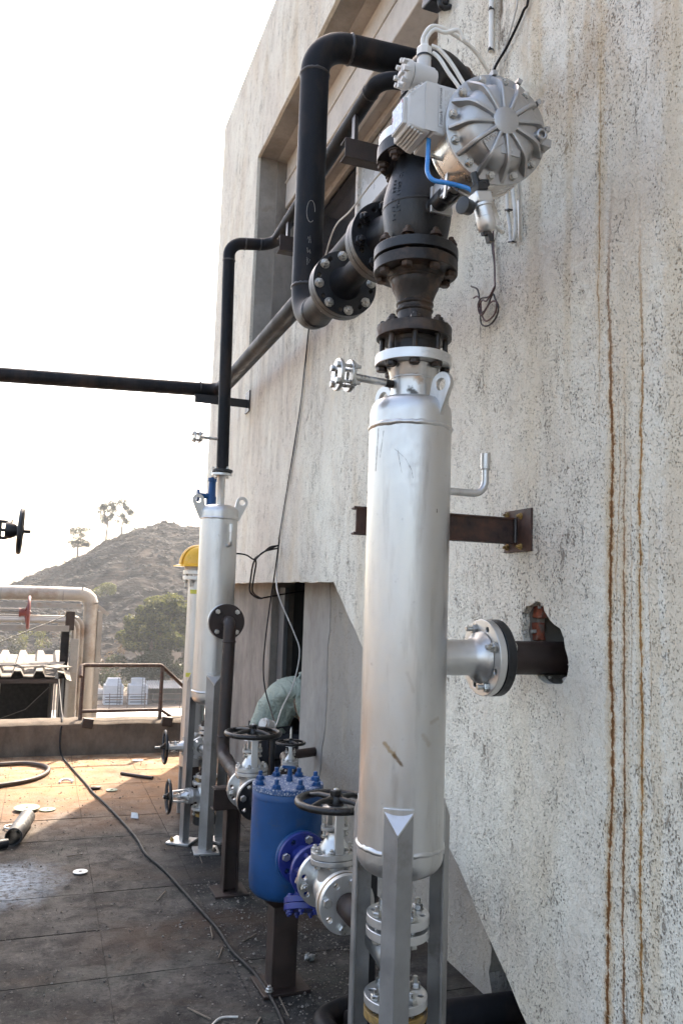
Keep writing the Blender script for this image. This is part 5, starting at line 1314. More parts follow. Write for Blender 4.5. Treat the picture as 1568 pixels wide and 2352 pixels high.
    for j in range(m+1):
        t = j/m*pi/2
        for i in range(n):
            a = 2*pi*i/n; rx, ry, rz = .137, .112, .145
            q = cos(t)**.8; vs.append(hb+Vector((rx*q*cos(a), ry*q*sin(a), .02+rz*sin(t))))
    for j in range(m):
        for i in range(n):
            l = (i+1) % n; fs.append((j*n+i, j*n+l, (j+1)*n+l, (j+1)*n+i))
    mb = MB(); mb.add(vs, fs); sh = part('shell', mb, 'helmet', H, 60)
    mb = MB(); vs, fs = [], []
    for i in range(n):
        a = 2*pi*i/n; k = .022+.03*max(0, -cos(a))**2
        for (e, z) in ((0, .024), (k, .012), (k, .006), (0, .014)): vs.append(hb+Vector(((.137+e)*cos(a), (.112+e*.8)*sin(a), z)))
    for i in range(n):
        l = (i+1) % n
        for q in range(4): fs.append((i*4+q, l*4+q, l*4+(q+1) % 4, i*4+(q+1) % 4))
    mb.add(vs, fs); part('brim', mb, 'helmet', H, 40)
    mb = MB()
    for dy in (-.035, 0, .035): mb.tube([hb+Vector((.139*cos(t)**.8, dy, .02+(.146 if dy == 0 else .139)*sin(t))) for t in [k*pi/16 for k in range(17)] if cos(t) >= 0]+[], .0065, 6)
    for dy in (-.035, 0, .035): mb.tube([hb+Vector((-.139*max(0, cos(t))**.8, dy, .02+(.146 if dy == 0 else .139)*sin(t))) for t in [k*pi/16 for k in range(9)]], .0065, 6)
    part('crown_ridge', mb, 'helmet', H, 60)
    mb = MB(); mb.lathe([(.10, -.018), (.104, .01), (.108, .03), (.103, .03), (.097, -.015)], 32, Matrix.Translation(hb)); part('headband', mb, 'frame_white', H, 60)
    # blue fitting behind the rear vessel
    Bv = thing('blue_relief_valve', 'small blue relief valve rising behind the top of the rear vessel', 'valve', (1.198, 6.3, 0)); q = (1.198, 6.3)
    mb = MB(); mb.lathe([(.03, .3), (.03, 2.24), (.04, 2.25), (.04, 2.34), (.03, 2.36), (.028, 2.47), (.034, 2.475), (.034, 2.50), (0, 2.51)], 20, Matrix.Translation((*q, 0))); part('body', mb, 'blue', Bv, 40)
    mb = MB(); mb.lathe([(0, -.02), (.05, -.02), (.05, 0), (0, 0)], 20, frame((1.098, 6.3, 2.355), (1, 0, 0))); mb.cyl((1.098, 6.3, 2.355), (1.19, 6.3, 2.355), .022); part('side_port', mb, 'blue', Bv, 40)
    mb = MB(); mb.lathe([(0, 0), (.02, 0), (.02, .04), (.012, .045), (.012, .08), (0, .08)], 6, Matrix.Translation((*q, 2.51))); part('cap_screw', mb, 'zinc', Bv, 30)
    mb = MB(); mb.bx(1.12, 1.27, 6.22, 6.38, 0, .3); part('stand', mb, 'brown_steel', Bv, 30, .004)
rear_vessel()

# ---- gate valves
def gate_valve(name, label, c, flow, stem, s, wheel_mat='black_iron', body='silver_valve', fl=(1, 1), bolt_skip=(1, 3, 5, 7), up=0.0, wheel=True, chisel=False):
    ly = Vector(flow).normalized(); lz = Vector(stem).normalized(); lx = ly.cross(lz)
    M = Matrix.Identity(4)
    for i in range(3): M[i][0], M[i][1], M[i][2], M[i][3] = lx[i]*s, ly[i]*s, lz[i]*s, c[i]
    V = thing(name, label, 'valve', c)
    W3 = lambda p: M @ Vector(p)
    mb = MB(M); fY = frame((0, 0, 0), (0, 1, 0))
    mb.lathe([(.05, -.105), (.047, -.085), (.05, -.06), (.064, -.03), (.068, 0), (.064, .03), (.05, .06), (.047, .085), (.05, .105)], 32, fY)
    mb.lathe([(.06, 0), (.056, .06), (.058, .085), (.07, .095)], 28); part('body', mb, body, V, 50)
    for k, y in enumerate((-.11, .11)):
        if not fl[k]: continue
        f = flange('flange', V, W3((0, y, 0)), ly, .098*s, .022*s, .04*s, body, .077*s, 8, .0105*s, .2)
        bolts(f, W3((0, y*1.12, 0)), ly*(1 if y > 0 else -1), .077*s, 8, .055*s, .0175*s, 'zinc', .2, True, .4, bolt_skip)
    # bonnet joint
    oct_ = [(.085*cos(a), .066*sin(a)) for a in [2*pi*k/16 for k in range(16)]]
    mb = MB(M); mb.plate(oct_, [], .018, Matrix.Translation((0, 0, .094))); mb.plate(oct_, [], .02, Matrix.Translation((0, 0, .1145)))
    bf = part('bonnet_flange', mb, body, V, 30, .0015)
    me = bolt_mesh(.042*s, .013*s, 'zinc' if body == 'silver_valve' else 'zinc', .5)
    R3 = Matrix.Identity(4)
    for i in range(3): R3[i][0], R3[i][1], R3[i][2] = lx[i], ly[i], lz[i]
    for k in range(8):
        a = 2*pi*(k+.5)/8; inst('bonnet_bolt', me, bf, Matrix.Translation(W3((.071*cos(a), .054*sin(a), .114))) @ R3 @ Matrix.Rotation(k, 4, 'Z'))
    mb = MB(M); mb.lathe([(.055, .133), (.05, .15), (.034, .175), (.028, .19), (.028, .20), (0, .20)], 24); part('bonnet', mb, body, V, 50)
    mb = MB(M)
    for sx in (-1, 1):
        mb.add([(sx*.046, -.014, .15), (sx*.060, -.014, .15), (sx*.060, .014, .15), (sx*.046, .014, .15), (sx*.022, -.017, .285), (sx*.034, -.017, .285), (sx*.034, .017, .285), (sx*.022, .017, .285)] if False else
               [(-.017, sx*.046, .14), (.017, sx*.046, .14), (.017, sx*.058, .14), (-.017, sx*.058, .14), (-.016, sx*.034, .275), (.016, sx*.034, .275), (.016, sx*.046, .275), (-.016, sx*.046, .275)],
               [(0,1,5,4),(1,2,6,5),(2,3,7,6),(3,0,4,7),(4,5,6,7),(3,2,1,0)] if sx > 0 else [(4,5,1,0),(5,6,2,1),(6,7,3,2),(7,4,0,3),(7,6,5,4),(0,1,2,3)])
    mb.lathe([(.0, .268), (.047, .268), (.047, .285), (.03, .292), (.0, .292)], 24); part('yoke', mb, body, V, 30, .002)
    mb = MB(M); ob = [(.052*cos(a), .022*sin(a)) for a in [2*pi*k/20 for k in range(20)]]; mb.plate(ob, [], .012, Matrix.Translation((0, 0, .206))); g = part('gland_flange', mb, body, V, 30, .0012)
    me2 = bolt_mesh(.03*s, .011*s, 'zinc', 1.6)
    for sx in (-1, 1): inst('gland_stud', me2, g, Matrix.Translation(W3((sx*.04, 0, .205))) @ R3)
    mb = MB(M); top = .35+up
    mb.lathe([(0, .12), (.0095, .12), (.0095, top-.004), (.007, top), (0, top)] if not chisel else [(0, .12), (.011, .12), (.011, top), (.002, top+.03), (0, top+.03)], 12); part('stem', mb, 'zinc', V, 30)
    if wheel:
        mb = MB(M); zW = .302; R = .136; nn = 40
        mb.tube([(R*cos(2*pi*k/nn), R*sin(2*pi*k/nn), zW) for k in range(nn+1)], .0135, 10, False)
        for k in range(4):
            a = 2*pi*k/4+.5; mb.tube([(R*cos(a), R*sin(a), zW), (R*.6*cos(a), R*.6*sin(a), zW+.012), (.02*cos(a), .02*sin(a), zW+.012)], [.009, .010, .013], 8)
        mb.lathe([(0, .288), (.03, .288), (.03, .315), (.024, .325), (.012, .325)], 20); w = part('handwheel', mb, wheel_mat, V, 50)
        mb = MB(M); mb.lathe([(.022, .326), (.022, .342), (.018, .345), (.0, .345)], 6); part('wheel_nut', mb, wheel_mat, w, 30, .001)
    return V
VX = 1.035; VZ = .565
def valve_line():
    gate_valve('gate_valve', 'silver gate valve with black handwheel between blue strainer and foreground vessel', (VX, 2.80, VZ), (0, 1, 0), (0, 0, 1), 1.0)
    gate_valve('gate_valve', 'silver gate valve with black handwheel just behind the blue strainer', (1.062, 4.13, .585), (0, 1, 0), (0, 0, 1), 1.0)
    gate_valve('gate_valve', 'small silver gate valve with pointed stem in front of the doorway pillar', (1.36, 4.44, .60), (.25, 1, 0), (0, 0, 1), .58, up=.07, chisel=True)
    gate_valve('gate_valve', 'upper silver drain valve with sideways handwheel under the rear vessel', (1.045, 5.50, .575), (0, 1, 0), (-1, 0, 0), .74, up=.04)
    gate_valve('gate_valve', 'lower silver drain valve with sideways handwheel near the floor', (1.045, 5.28, .31), (0, 0, 1), (-1, 0, 0), .72)
    # brown inlet pipe from the near valve
    P = thing('brown_inlet_pipe', 'rusty brown pipe with flange leaving the near gate valve towards the foreground vessel', 'pipe', (VX, 2.6, .5))
    f = flange('flange', P, (VX, 2.6615, VZ), (0, 1, 0), .098, .022, .034, 'silver_valve', .077, 8, .0105, .2)
    g = flange('gasket', P, (VX, 2.6765, VZ), (0, 1, 0), .0985, .006, .034, 'gasket', .077, 8, .0105, .2, bevel=0)
    mb = MB(); mb.tube(fillet([(VX, 2.65, VZ), (VX+.002, 2.56, VZ-.006), (AX-.02, AY+.22, .53)], .06, 6), .042, 26); part('run', mb, 'brown_steel', P, 60)
    g2 = thing('small_flanged_line', 'short dark flanged line through the small gate valve by the pillar', 'pipe', (1.36, 4.6, .5))
    for yy in (4.36-.005, ):
        pass
    fl = Vector((.25, 1, 0)).normalized(); c0 = Vector((1.36, 4.44, .60))
    flange('flange', g2, c0-fl*.0775, fl, .062, .014, .02, 'brown_steel', .048, 8, .007, .2); flange('flange', g2, c0+fl*.0775, fl, .062, .014, .02, 'brown_steel', .048, 8, .007, .2)
    mb = MB(); mb.tube(fillet([c0-fl*.085, c0-fl*.22, (1.42, 4.0, .35), (1.46, 3.9, .02)], .06, 6), .03, 20); part('near_run', mb, 'brown_steel', g2, 60)
    mb = MB(); mb.tube(fillet([c0+fl*.085, c0+fl*.30, (1.55, 5.2, .55), (1.9, 5.35, .55)], .08, 6), .03, 20); part('far_run', mb, 'brown_steel', g2, 60)
    mb = MB(); mb.bx(1.33, 1.37, 4.60, 4.64, 0, .57); part('prop', mb, 'brown_steel', g2, 30)
    # drain line joining the two drain valves
    D = thing('rear_drain_line', 'stacked drain flanges and pipe under the rear vessel', 'pipe', (1.05, 5.28, 0)); c = (1.063, 5.28)
    for z, mt in ((.735, 'silver_valve'), (.705, 'silver_valve'), (.43, 'silver_valve'), (.408, 'gasket'), (.19, 'gasket')): flange('flange', D, (*c, z), UP, .068, .02, .02, mt, .052, 4, .007, .6)
    bolts(D, (*c, .72), UP, .052, 4, .055, .014, 'rusty_bolt', .6); bolts(D, (*c, .419), UP, .052, 4, .05, .014, 'rusty_bolt', .6)
    mb = MB(); mb.cyl((*c, .45), (*c, .70), .03, n=20); mb.cyl((*c, .02), (*c, .19), .03, n=20); part('pipe', mb, 'silver', D, 50)
    mb = MB(); mb.tube([(1.063, 5.28, .575), (1.05, 5.42, .575)], .026, 16); part('branch', mb, 'silver', D, 50)
    mb = MB(); mb.lathe([(0, 0), (.072, 0), (.072, .05), (0, .05)], 28, Matrix.Translation((*c, .135))); part('black_cap', mb, 'black_cast', D, 40)
    # instrument head with cables
    J = thing('instrument_head', 'small silver and black instrument head with a white cable plugged in behind the rear handwheel', 'instrument', (1.31, 4.72, .0))
    mb = MB(); mb.lathe([(0, -.03), (.032, -.03), (.034, .0), (.034, .035), (0, .035)], 20, frame((1.30, 4.72, .83), (-.75, -.5, .3))); part('head', mb, 'silver_valve', J, 40, .002)
    mb = MB(); mb.lathe([(0, .036), (.03, .036), (.03, .048), (0, .048)], 20, frame((1.30, 4.72, .83), (-.75, -.5, .3))); part('window', mb, 'frame_white', J, 40)
    mb = MB(); mb.box((1.335, 4.72, .775), (.07, .06, .06), Matrix.Rotation(.3, 3, 'Y')); mb.cyl((1.335, 4.72, .0), (1.335, 4.72, .75), .018); part('black_base', mb, 'black_plastic', J, 30, .004)
valve_line()

# ---- blue strainer
def strainer():
    c = (1.022, 3.352); r = .148; zt, zb = .792, .40
    S = thing('blue_strainer', 'bright blue bucket strainer with bolted lid on a brown post', 'strainer', (c[0], c[1], .0)); fr = Matrix.Translation((*c, 0))
    mb = MB(); mb.lathe([(0, zb-.035), (r*.6, zb-.034), (r*.86, zb-.026), (r*.97, zb-.005), (r, zb+.03), (r, zt-.03)], 64, fr); part('body', mb, 'blue', S, 50)
    mb = MB(); mb.lathe([(r*.96, zt-.03), (r*1.005, zt-.029), (r*1.005, zt-.004), (r*.99, zt-.001)], 64, fr); part('rim', mb, 'blue', S, 40)
    mb = MB(); mb.lathe([(r*.985, zt), (r*1.01, zt+.001), (r*1.01, zt+.020), (r*.995, zt+.0225), (0, zt+.0225)], 64, fr); ld = part('lid', mb, 'blue_lid', S, 40)
    me = bolt_mesh(.03, .019, 'blue', .9)
    for k in range(8):
        a = 2*pi*k/8+.12; inst('lid_bolt', me, ld, Matrix.Translation((c[0]+.127*cos(a), c[1]+.127*sin(a), zt+.009)) @ Matrix.Rotation(k*1.1, 4, 'Z'))
    mb = MB(); q = (c[0]+.012, c[1]+.02); mb.lathe([(.014, 0), (.014, .022), (.010, .024), (.010, .055), (0, .055)], 12, Matrix.Translation((*q, zt+.022))); mb.box((q[0]-.005, q[1], zt+.08), (.056, .011, .011), Matrix.Rotation(.12, 3, 'Y')); mb.cyl((q[0], q[1], zt+.05), (q[0], q[1], zt+.08), .004); part('vent_cock', mb, 'blue', S, 35, .001)
    # inlet nozzle on the near side
    z = VZ-.005; x = VX
    mb = MB(); mb.lathe([(.05, .12), (.05, .16)], 28, frame((x, c[1], z), (0, -1, 0))); mb.lathe([(.05, .12), (.05, .20)], 28, frame((x+.01, c[1], .585), (0, 1, 0))); part('nozzle', mb, 'blue', S, 50)
    flange('nozzle_flange', S, (x, 3.18, z), (0, 1, 0), .104, .022, .045, 'blue', .082, 8, .0095, .2)
    flange('rear_nozzle_flange', S, (x+.015, 3.56, .585), (0, 1, 0), .104, .022, .045, 'black_cast', .082, 8, .0095, .2)
    mb = MB(); mb.bx(c[0]-.052, c[0]+.052, c[1]-.05, c[1]+.05, .012, zb-.03); p = part('post', mb, 'brown_steel', S, 30, .003)
    mb = MB(); mb.add([(c[0]-.1, c[1]-.09, zb-.028), (c[0]+.1, c[1]-.09, zb-.028), (c[0]+.1, c[1]+.09, zb-.028), (c[0]-.1, c[1]+.09, zb-.028), (c[0]-.053, c[1]-.051, zb-.07), (c[0]+.053, c[1]-.051, zb-.07), (c[0]+.053, c[1]+.051, zb-.07), (c[0]-.053, c[1]+.051, zb-.07)], [(0,1,2,3),(4,5,1,0),(5,6,2,1),(6,7,3,2),(7,4,0,3)]); part('cradle', mb, 'brown_steel', p, 30)
    mb = MB(); mb.box((c[0], c[1], .007), (.20, .19, .013), Matrix.Rotation(.05, 3, 'Z')); part('base_plate', mb, 'brown_steel', p, 30, .002)
    inst('anchor_bolt', bolt_mesh(.012, .016, 'zinc', .4), p, Matrix.Translation((c[0]-.065, c[1]-.07, .014)))
    # link spool behind the strainer
    L = thing('link_spool', 'short black flanged pipe linking the rear gate valve to the blue strainer', 'pipe', (1.05, 3.8, .5))
    flange('flange', L, (1.037, 3.585, .585), (0, 1, 0), .104, .022, .04, 'black_cast', .082, 8, .0095, .2); flange('flange', L, (1.060, 3.995, .585), (0, 1, 0), .098, .022, .04, 'black_cast', .077, 8, .0105, .2)
    mb = MB(); mb.tube([(1.038, 3.59, .585), (1.059, 3.99, .585)], .042, 24); part('run', mb, 'black_pipe', L)
    # violet check strainer between the blue strainer and the near valve
    K = thing('violet_y_strainer', 'violet blue flanged fitting with downward cover beside the blue strainer', 'strainer', (VX, 3.05, .4))
    f = flange('flange', K, (VX, 3.156, VZ), (0, 1, 0), .100, .022, .04, 'violet_blue', .077, 8, .0105, .2)
    bolts(f, (VX, 3.166, VZ), (0, -1, 0), .077, 8, .055, .0175, 'zinc', .2, True, .4, (1, 3, 5, 7))
    mb = MB(); mb.lathe([(.055, 0), (.046, .03), (.05, .10), (.056, .145)], 30, frame((VX, 3.145, VZ), (0, -1, 0)))
    d = Vector((-.12, -.42, -.9)).normalized(); mb.lathe([(.044, 0), (.044, .11), (.06, .12)], 28, frame((VX, 3.10, VZ), d)); part('body', mb, 'violet_blue', K, 50)
    flange('flange', K, (VX, 2.991, VZ), (0, 1, 0), .100, .022, .04, 'violet_blue', .077, 8, .0105, .2)
    q = Vector((VX, 3.10, VZ))+d*.135
    flange('cover_flange', K, q, d, .085, .022, .02, 'violet_blue', .068, 8, .008, .3); cvr = flange('cover', K, q+d*.0235, d, .085, .022, 0, 'violet_blue', .068, 8, .008, .3)
    bolts(cvr, q+d*.012, d, .068, 8, .046, .013, 'violet_blue', .3, False, .5)
def blue_lid_mat():
    k = NT('blue_lid'); n = k.noise(55, 4, .7); n2 = k.noise(170, 2, .6)
    c = k.mix(k.rng(n, .42, .66, 0, .5), (.006, .05, .16), (.22, .26, .32)); c = k.mix(k.rng(n2, .55, .66, 0, .9), c, (.62, .62, .58))
    k.col(c); k.rough(k.rng(n, .35, .6, .4, .85)); k.bump(n2, .3, .002); MAT['blue_lid'] = k.m
blue_lid_mat(); strainer()

# ---- black handwheel valve hanging in from the left
def left_valve():
    y = 4.6; c = Vector((-.62, y, 1.80))
    T0 = Matrix.Translation((.08, 0, .073))
    V = thing('black_gate_valve', 'black handwheel and open yoke of a valve reaching in at the left edge', 'valve', (-.78, y, 0))
    fr = frame((-.215, y, 1.816), (1, 0, -.03)); mb = MB(T0); R = .112
    mb.tube([fr @ Vector((R*cos(a*2*pi/36), R*sin(a*2*pi/36), 0)) for a in range(37)], .013, 10, False)
    for k in range(4): mb.tube([fr @ Vector((R*cos(k*pi/2+.5), R*sin(k*pi/2+.5), 0)), fr @ Vector((.02*cos(k*pi/2+.5), .02*sin(k*pi/2+.5), 0))], .009, 6)
    mb.lathe([(0, -.03), (.028, -.03), (.028, .014), (.018, .018), (.0, .018)], 16, fr); part('handwheel', mb, 'black_cast', V, 50)
    mb = MB(T0); mb.cyl((-.8, y, 1.829), (-.165, y, 1.814), .0085, n=10)
    for k in range(9): mb.lathe([(.0085, 0), (.011, .0015), (.0085, .003)], 10, frame((-.198+k*.0038, y, 1.8150), (1, 0, -.03)))
    part('stem', mb, 'black_cast', V, 30)
    mb = MB(T0)
    for s in (-1, 1): mb.tube(fillet([(-.75, y, 1.828+s*.05), (-.40, y, 1.821+s*.045), (-.29, y, 1.818+s*.043), (-.262, y, 1.818+s*.03)], .02, 5), .0085, 8)
    mb.lathe([(0, -.055), (.042, -.055), (.045, -.03), (.032, -.002), (0, -.002)], 18, frame((-.235, y, 1.8165), (1, 0, -.03)))
    mb.box((-.315, y, 1.819), (.014, .02, .072)); mb.cyl((-.262, y, 1.85), (-.258, y, 1.878), .006, .002, 8); part('yoke', mb, 'black_cast', V, 35)
    mb = MB(T0); mb.lathe([(0, -.15), (.1, -.15), (.1, -.13), (.055, -.1), (.07, 0), (.055, .1), (.1, .13), (.1, .15), (0, .15)], 24, frame((-.86, y, 1.83), UP)); mb.lathe([(.05, 0), (.06, .09), (.09, .09), (.09, .12), (0, .12)], 20, frame((-.86, y, 1.83), (1, 0, 0))); part('body', mb, 'black_cast', V, 45)
    mb = MB(T0); mb.cyl((-.86, y, -.073), (-.86, y, 1.69), .045); part('riser', mb, 'black_pipe', V)
left_valve()

# ================================================================ CABLES, PERSON, CLUTTER
def cable(name, pts, r, mat, label, cat='cable', grp=None, n=8):
    mb = MB(); mb.tube(smooth_path(pts, n), r, 8); return solo(name, mb, mat, label, cat, Vector(pts[0]), grp, 60)
def wall_cables():
    w = 1.585
    C = thing('white_conduit', 'white conduit tied to the wall at the top above the pipe elbow', 'conduit', (w, 2.74, 3.86))
    mb = MB(); mb.tube([(w, 2.742, 4.6), (w, 2.74, 3.865)], .0105, 12); part('tube', mb, 'white_plastic', C)
    for z in (3.87, 4.05):
        mb = MB(); mb.lathe([(.0115, -.004), (.0125, 0), (.0115, .004)], 12, Matrix.Translation((w, 2.74, z))); mb.box((w-.012, 2.73, z), (.008, .012, .006)); part('cable_tie', mb, 'black_plastic', C, 30)
    cable('wall_wire', [(w, 2.50, 4.5), (w, 2.535, 4.0), (w, 2.56, 3.9), (w-.004, 2.63, 3.80), (w-.02, 2.70, 3.73), (w-.02, 2.72, 3.55)], .0042, 'cable_grey', 'thin grey wire slanting down the wall beside the white conduit', 'wire')
    cable('wall_wire', [(w, 2.43, 4.5), (w, 2.46, 3.94), (w, 2.50, 3.87), (w-.004, 2.60, 3.80), (w-.02, 2.69, 3.72), (w-.02, 2.71, 3.5)], .0055, 'cable_black', 'black cable curving down the wall at the top beside the thin grey wire')
    # twisted pair hanging with a knot
    cable('twisted_wire', [(w, 2.712, 3.40), (w, 2.715, 3.25), (w, 2.722, 3.12), (w, 2.71, 3.03), (w, 2.688, 2.93), (w-.003, 2.678, 2.86), (w-.008, 2.668, 2.825), (w-.012, 2.70, 2.80), (w-.014, 2.765, 2.812), (w-.012, 2.79, 2.79), (w-.012, 2.765, 2.752), (w-.01, 2.72, 2.765), (w-.012, 2.676, 2.80), (w-.012, 2.655, 2.77), (w-.01, 2.635, 2.735), (w-.008, 2.655, 2.70), (w-.008, 2.71, 2.685), (w-.01, 2.765, 2.71), (w-.01, 2.775, 2.78), (w-.008, 2.80, 2.86), (w-.006, 2.86, 2.90)], .0036, 'wire_dark', 'dark wire hanging on the wall and ending in a loose knot', 'wire')
    cable('twisted_wire', [(w, 2.70, 3.38), (w, 2.70, 3.15), (w, 2.697, 3.02), (w-.003, 2.68, 2.93), (w-.006, 2.672, 2.85), (w-.016, 2.66, 2.82), (w-.018, 2.71, 2.785), (w-.016, 2.75, 2.80), (w-.016, 2.78, 2.775), (w-.016, 2.75, 2.74), (w-.014, 2.69, 2.77), (w-.014, 2.642, 2.755), (w-.012, 2.66, 2.715), (w-.012, 2.72, 2.705), (w-.013, 2.755, 2.74), (w-.012, 2.77, 2.80), (w-.01, 2.80, 2.835), (w-.008, 2.835, 2.84)], .0034, 'wire_red', 'reddish wire twisted round the dark one with a looped end', 'wire')
    T = thing('tube_loop', 'folded loop of clear white tube hanging on the wall below the actuator', 'tube', (w, 2.56, 2.95))
    mb = MB(); mb.tube(smooth_path([(w, 2.60, 3.30), (w, 2.60, 3.18), (w-.004, 2.585, 3.10), (w-.006, 2.565, 3.02), (w-.008, 2.555, 2.968), (w-.008, 2.535, 2.962), (w-.006, 2.527, 3.0), (w-.004, 2.535, 3.08), (w-.002, 2.555, 3.17), (w, 2.565, 3.3)], 8), .0072, 10); part('tube', mb, 'clear_tube', T, 60)
    for z, y in ((2.96, 2.545), (3.10, 2.573)):
        mb = MB(); mb.box((w-.008, y, z), (.02, .03, .005), Matrix.Rotation(.3, 3, 'X')); part('cable_tie', mb, 'black_plastic', T, 30)
    # cable from the window down the facade to the instruments
    wx = 1.588
    cable('facade_cable', [(1.62, 3.45, 3.86), (1.50, 3.66, 3.80), (1.46, 4.02, 3.74), (1.50, 4.45, 3.80), (1.56, 4.9, 3.6), (wx, 5.14, 3.42), (wx, 5.19, 3.15), (wx, 5.25, 2.9), (wx, 5.36, 2.62), (wx, 5.50, 2.34), (wx, 5.62, 2.08), (wx, 5.66, 1.98), (wx-.01, 5.66, 1.72), (1.53, 5.40, 1.58), (1.60, 5.25, 1.35), (1.63, 5.2, 1.22), (1.59, 5.18, 1.02), (1.48, 5.05, .88), (1.38, 4.8, .83), (1.345, 4.74, .80)], .0048, 'cable_grey', 'long pale cable running down the facade and curling to the instrument head')
    cable('facade_cable', [(wx-.004, 5.13, 3.42), (wx-.004, 5.20, 3.12), (wx-.004, 5.265, 2.88), (wx-.004, 5.51, 2.33), (wx-.004, 5.645, 2.04), (wx-.006, 5.655, 1.97), (wx-.02, 5.68, 1.75), (1.55, 5.70, 1.55), (1.50, 5.60, 1.30), (1.46, 5.48, 1.10), (1.46, 5.40, .95), (1.44, 5.15, .84), (1.37, 4.78, .79)], .0052, 'cable_black', 'black cable following the pale one down the facade to the instrument head')
    cable('facade_cable', [(1.16, 5.36, 1.855), (1.22, 5.4, 1.868), (1.29, 5.42, 1.862), (1.335, 5.4, 1.835), (1.37, 5.45, 1.855), (1.44, 5.55, 1.89), (1.50, 5.6, 1.935), (wx-.01, 5.66, 1.955)], .0055, 'cable_black', 'black cable leading from behind the rear vessel to the facade tie point')
    for i, (d, lab) in enumerate(((0, 'front black cable drooping from the tie point into the dark doorway'), (.02, 'rear black cable drooping from the tie point into the dark doorway'))):
        cable('doorway_cable', [(wx-.01, 5.66, 1.955-d), (1.45, 5.55, 1.90), (1.36, 5.42, 1.84), (1.335+d, 5.4, 1.80), (1.335+d, 5.45, 1.70), (1.37+d, 5.6, 1.615), (1.48+d, 5.8, 1.57), (1.62, 6.1, 1.575), (1.9, 6.3, 1.62), (2.4, 6.4, 1.7)], .006, 'cable_black', lab, 'cable', 'cables drooping into the doorway')
    # lamp arm at the very top
    L = thing('lamp_arm', 'small dark hooked lamp arm fixed to the facade at the top edge', 'bracket', (1.6, 3.16, 4.35))
    mb = MB(); mb.tube(fillet([(1.6, 3.14, 4.36), (1.55, 3.14, 4.33), (1.53, 3.14, 4.42), (1.53, 3.15, 4.6)], .03, 5), .012, 10); part('arm', mb, 'black_cast', L)
    mb = MB(); mb.box((1.55, 3.2, 4.42), (.09, .12, .06), Matrix.Rotation(.3, 3, 'X')); part('housing', mb, 'black_cast', L, 30, .008)
wall_cables()

def doorway_contents():
    E = thing('switch_panel', 'dim grey switch panel inside the dark doorway', 'panel', (2.9, 6.2, 0))
    mb = MB(); mb.bx(2.85, 3.08, 5.75, 6.6, .95, 1.62); part('cabinet', mb, 'panel_grey', E, 30, .01)
    for k, (y, z) in enumerate(((5.95, 1.45), (6.2, 1.45), (6.42, 1.45), (5.95, 1.2), (6.25, 1.2))):
        mb = MB(); mb.bx(2.835, 2.85, y-.09, y+.09, z-.08, z+.08); part('box', mb, 'angle_pale' if k % 2 else 'room_grey', E, 30, .004)
    mb = MB(); mb.bx(2.9, 3.08, 5.9, 6.5, .0, .95); part('plinth', mb, 'room_grey', E, 30)
    mb = MB(); mb.tube(smooth_path([(2.8, 6.5, 1.5), (2.72, 6.2, 1.25), (2.75, 5.95, 1.5), (2.8, 5.8, 1.3)], 6), .01, 8); part('loose_cable', mb, 'cable_black', E)
    D = thing('door_leaf', 'grey steel door leaf folded open in the dark doorway', 'door', (1.95, 6.5, 0))
    mb = MB(); mb.bx(1.86, 1.90, 6.40, 6.565, .02, 1.66); part('leaf', mb, 'panel_grey', D, 30, .003)
    mb = MB(); mb.box((1.85, 6.45, .85), (.02, .03, .12)); part('handle', mb, 'zinc', D, 30, .003)
doorway_contents()

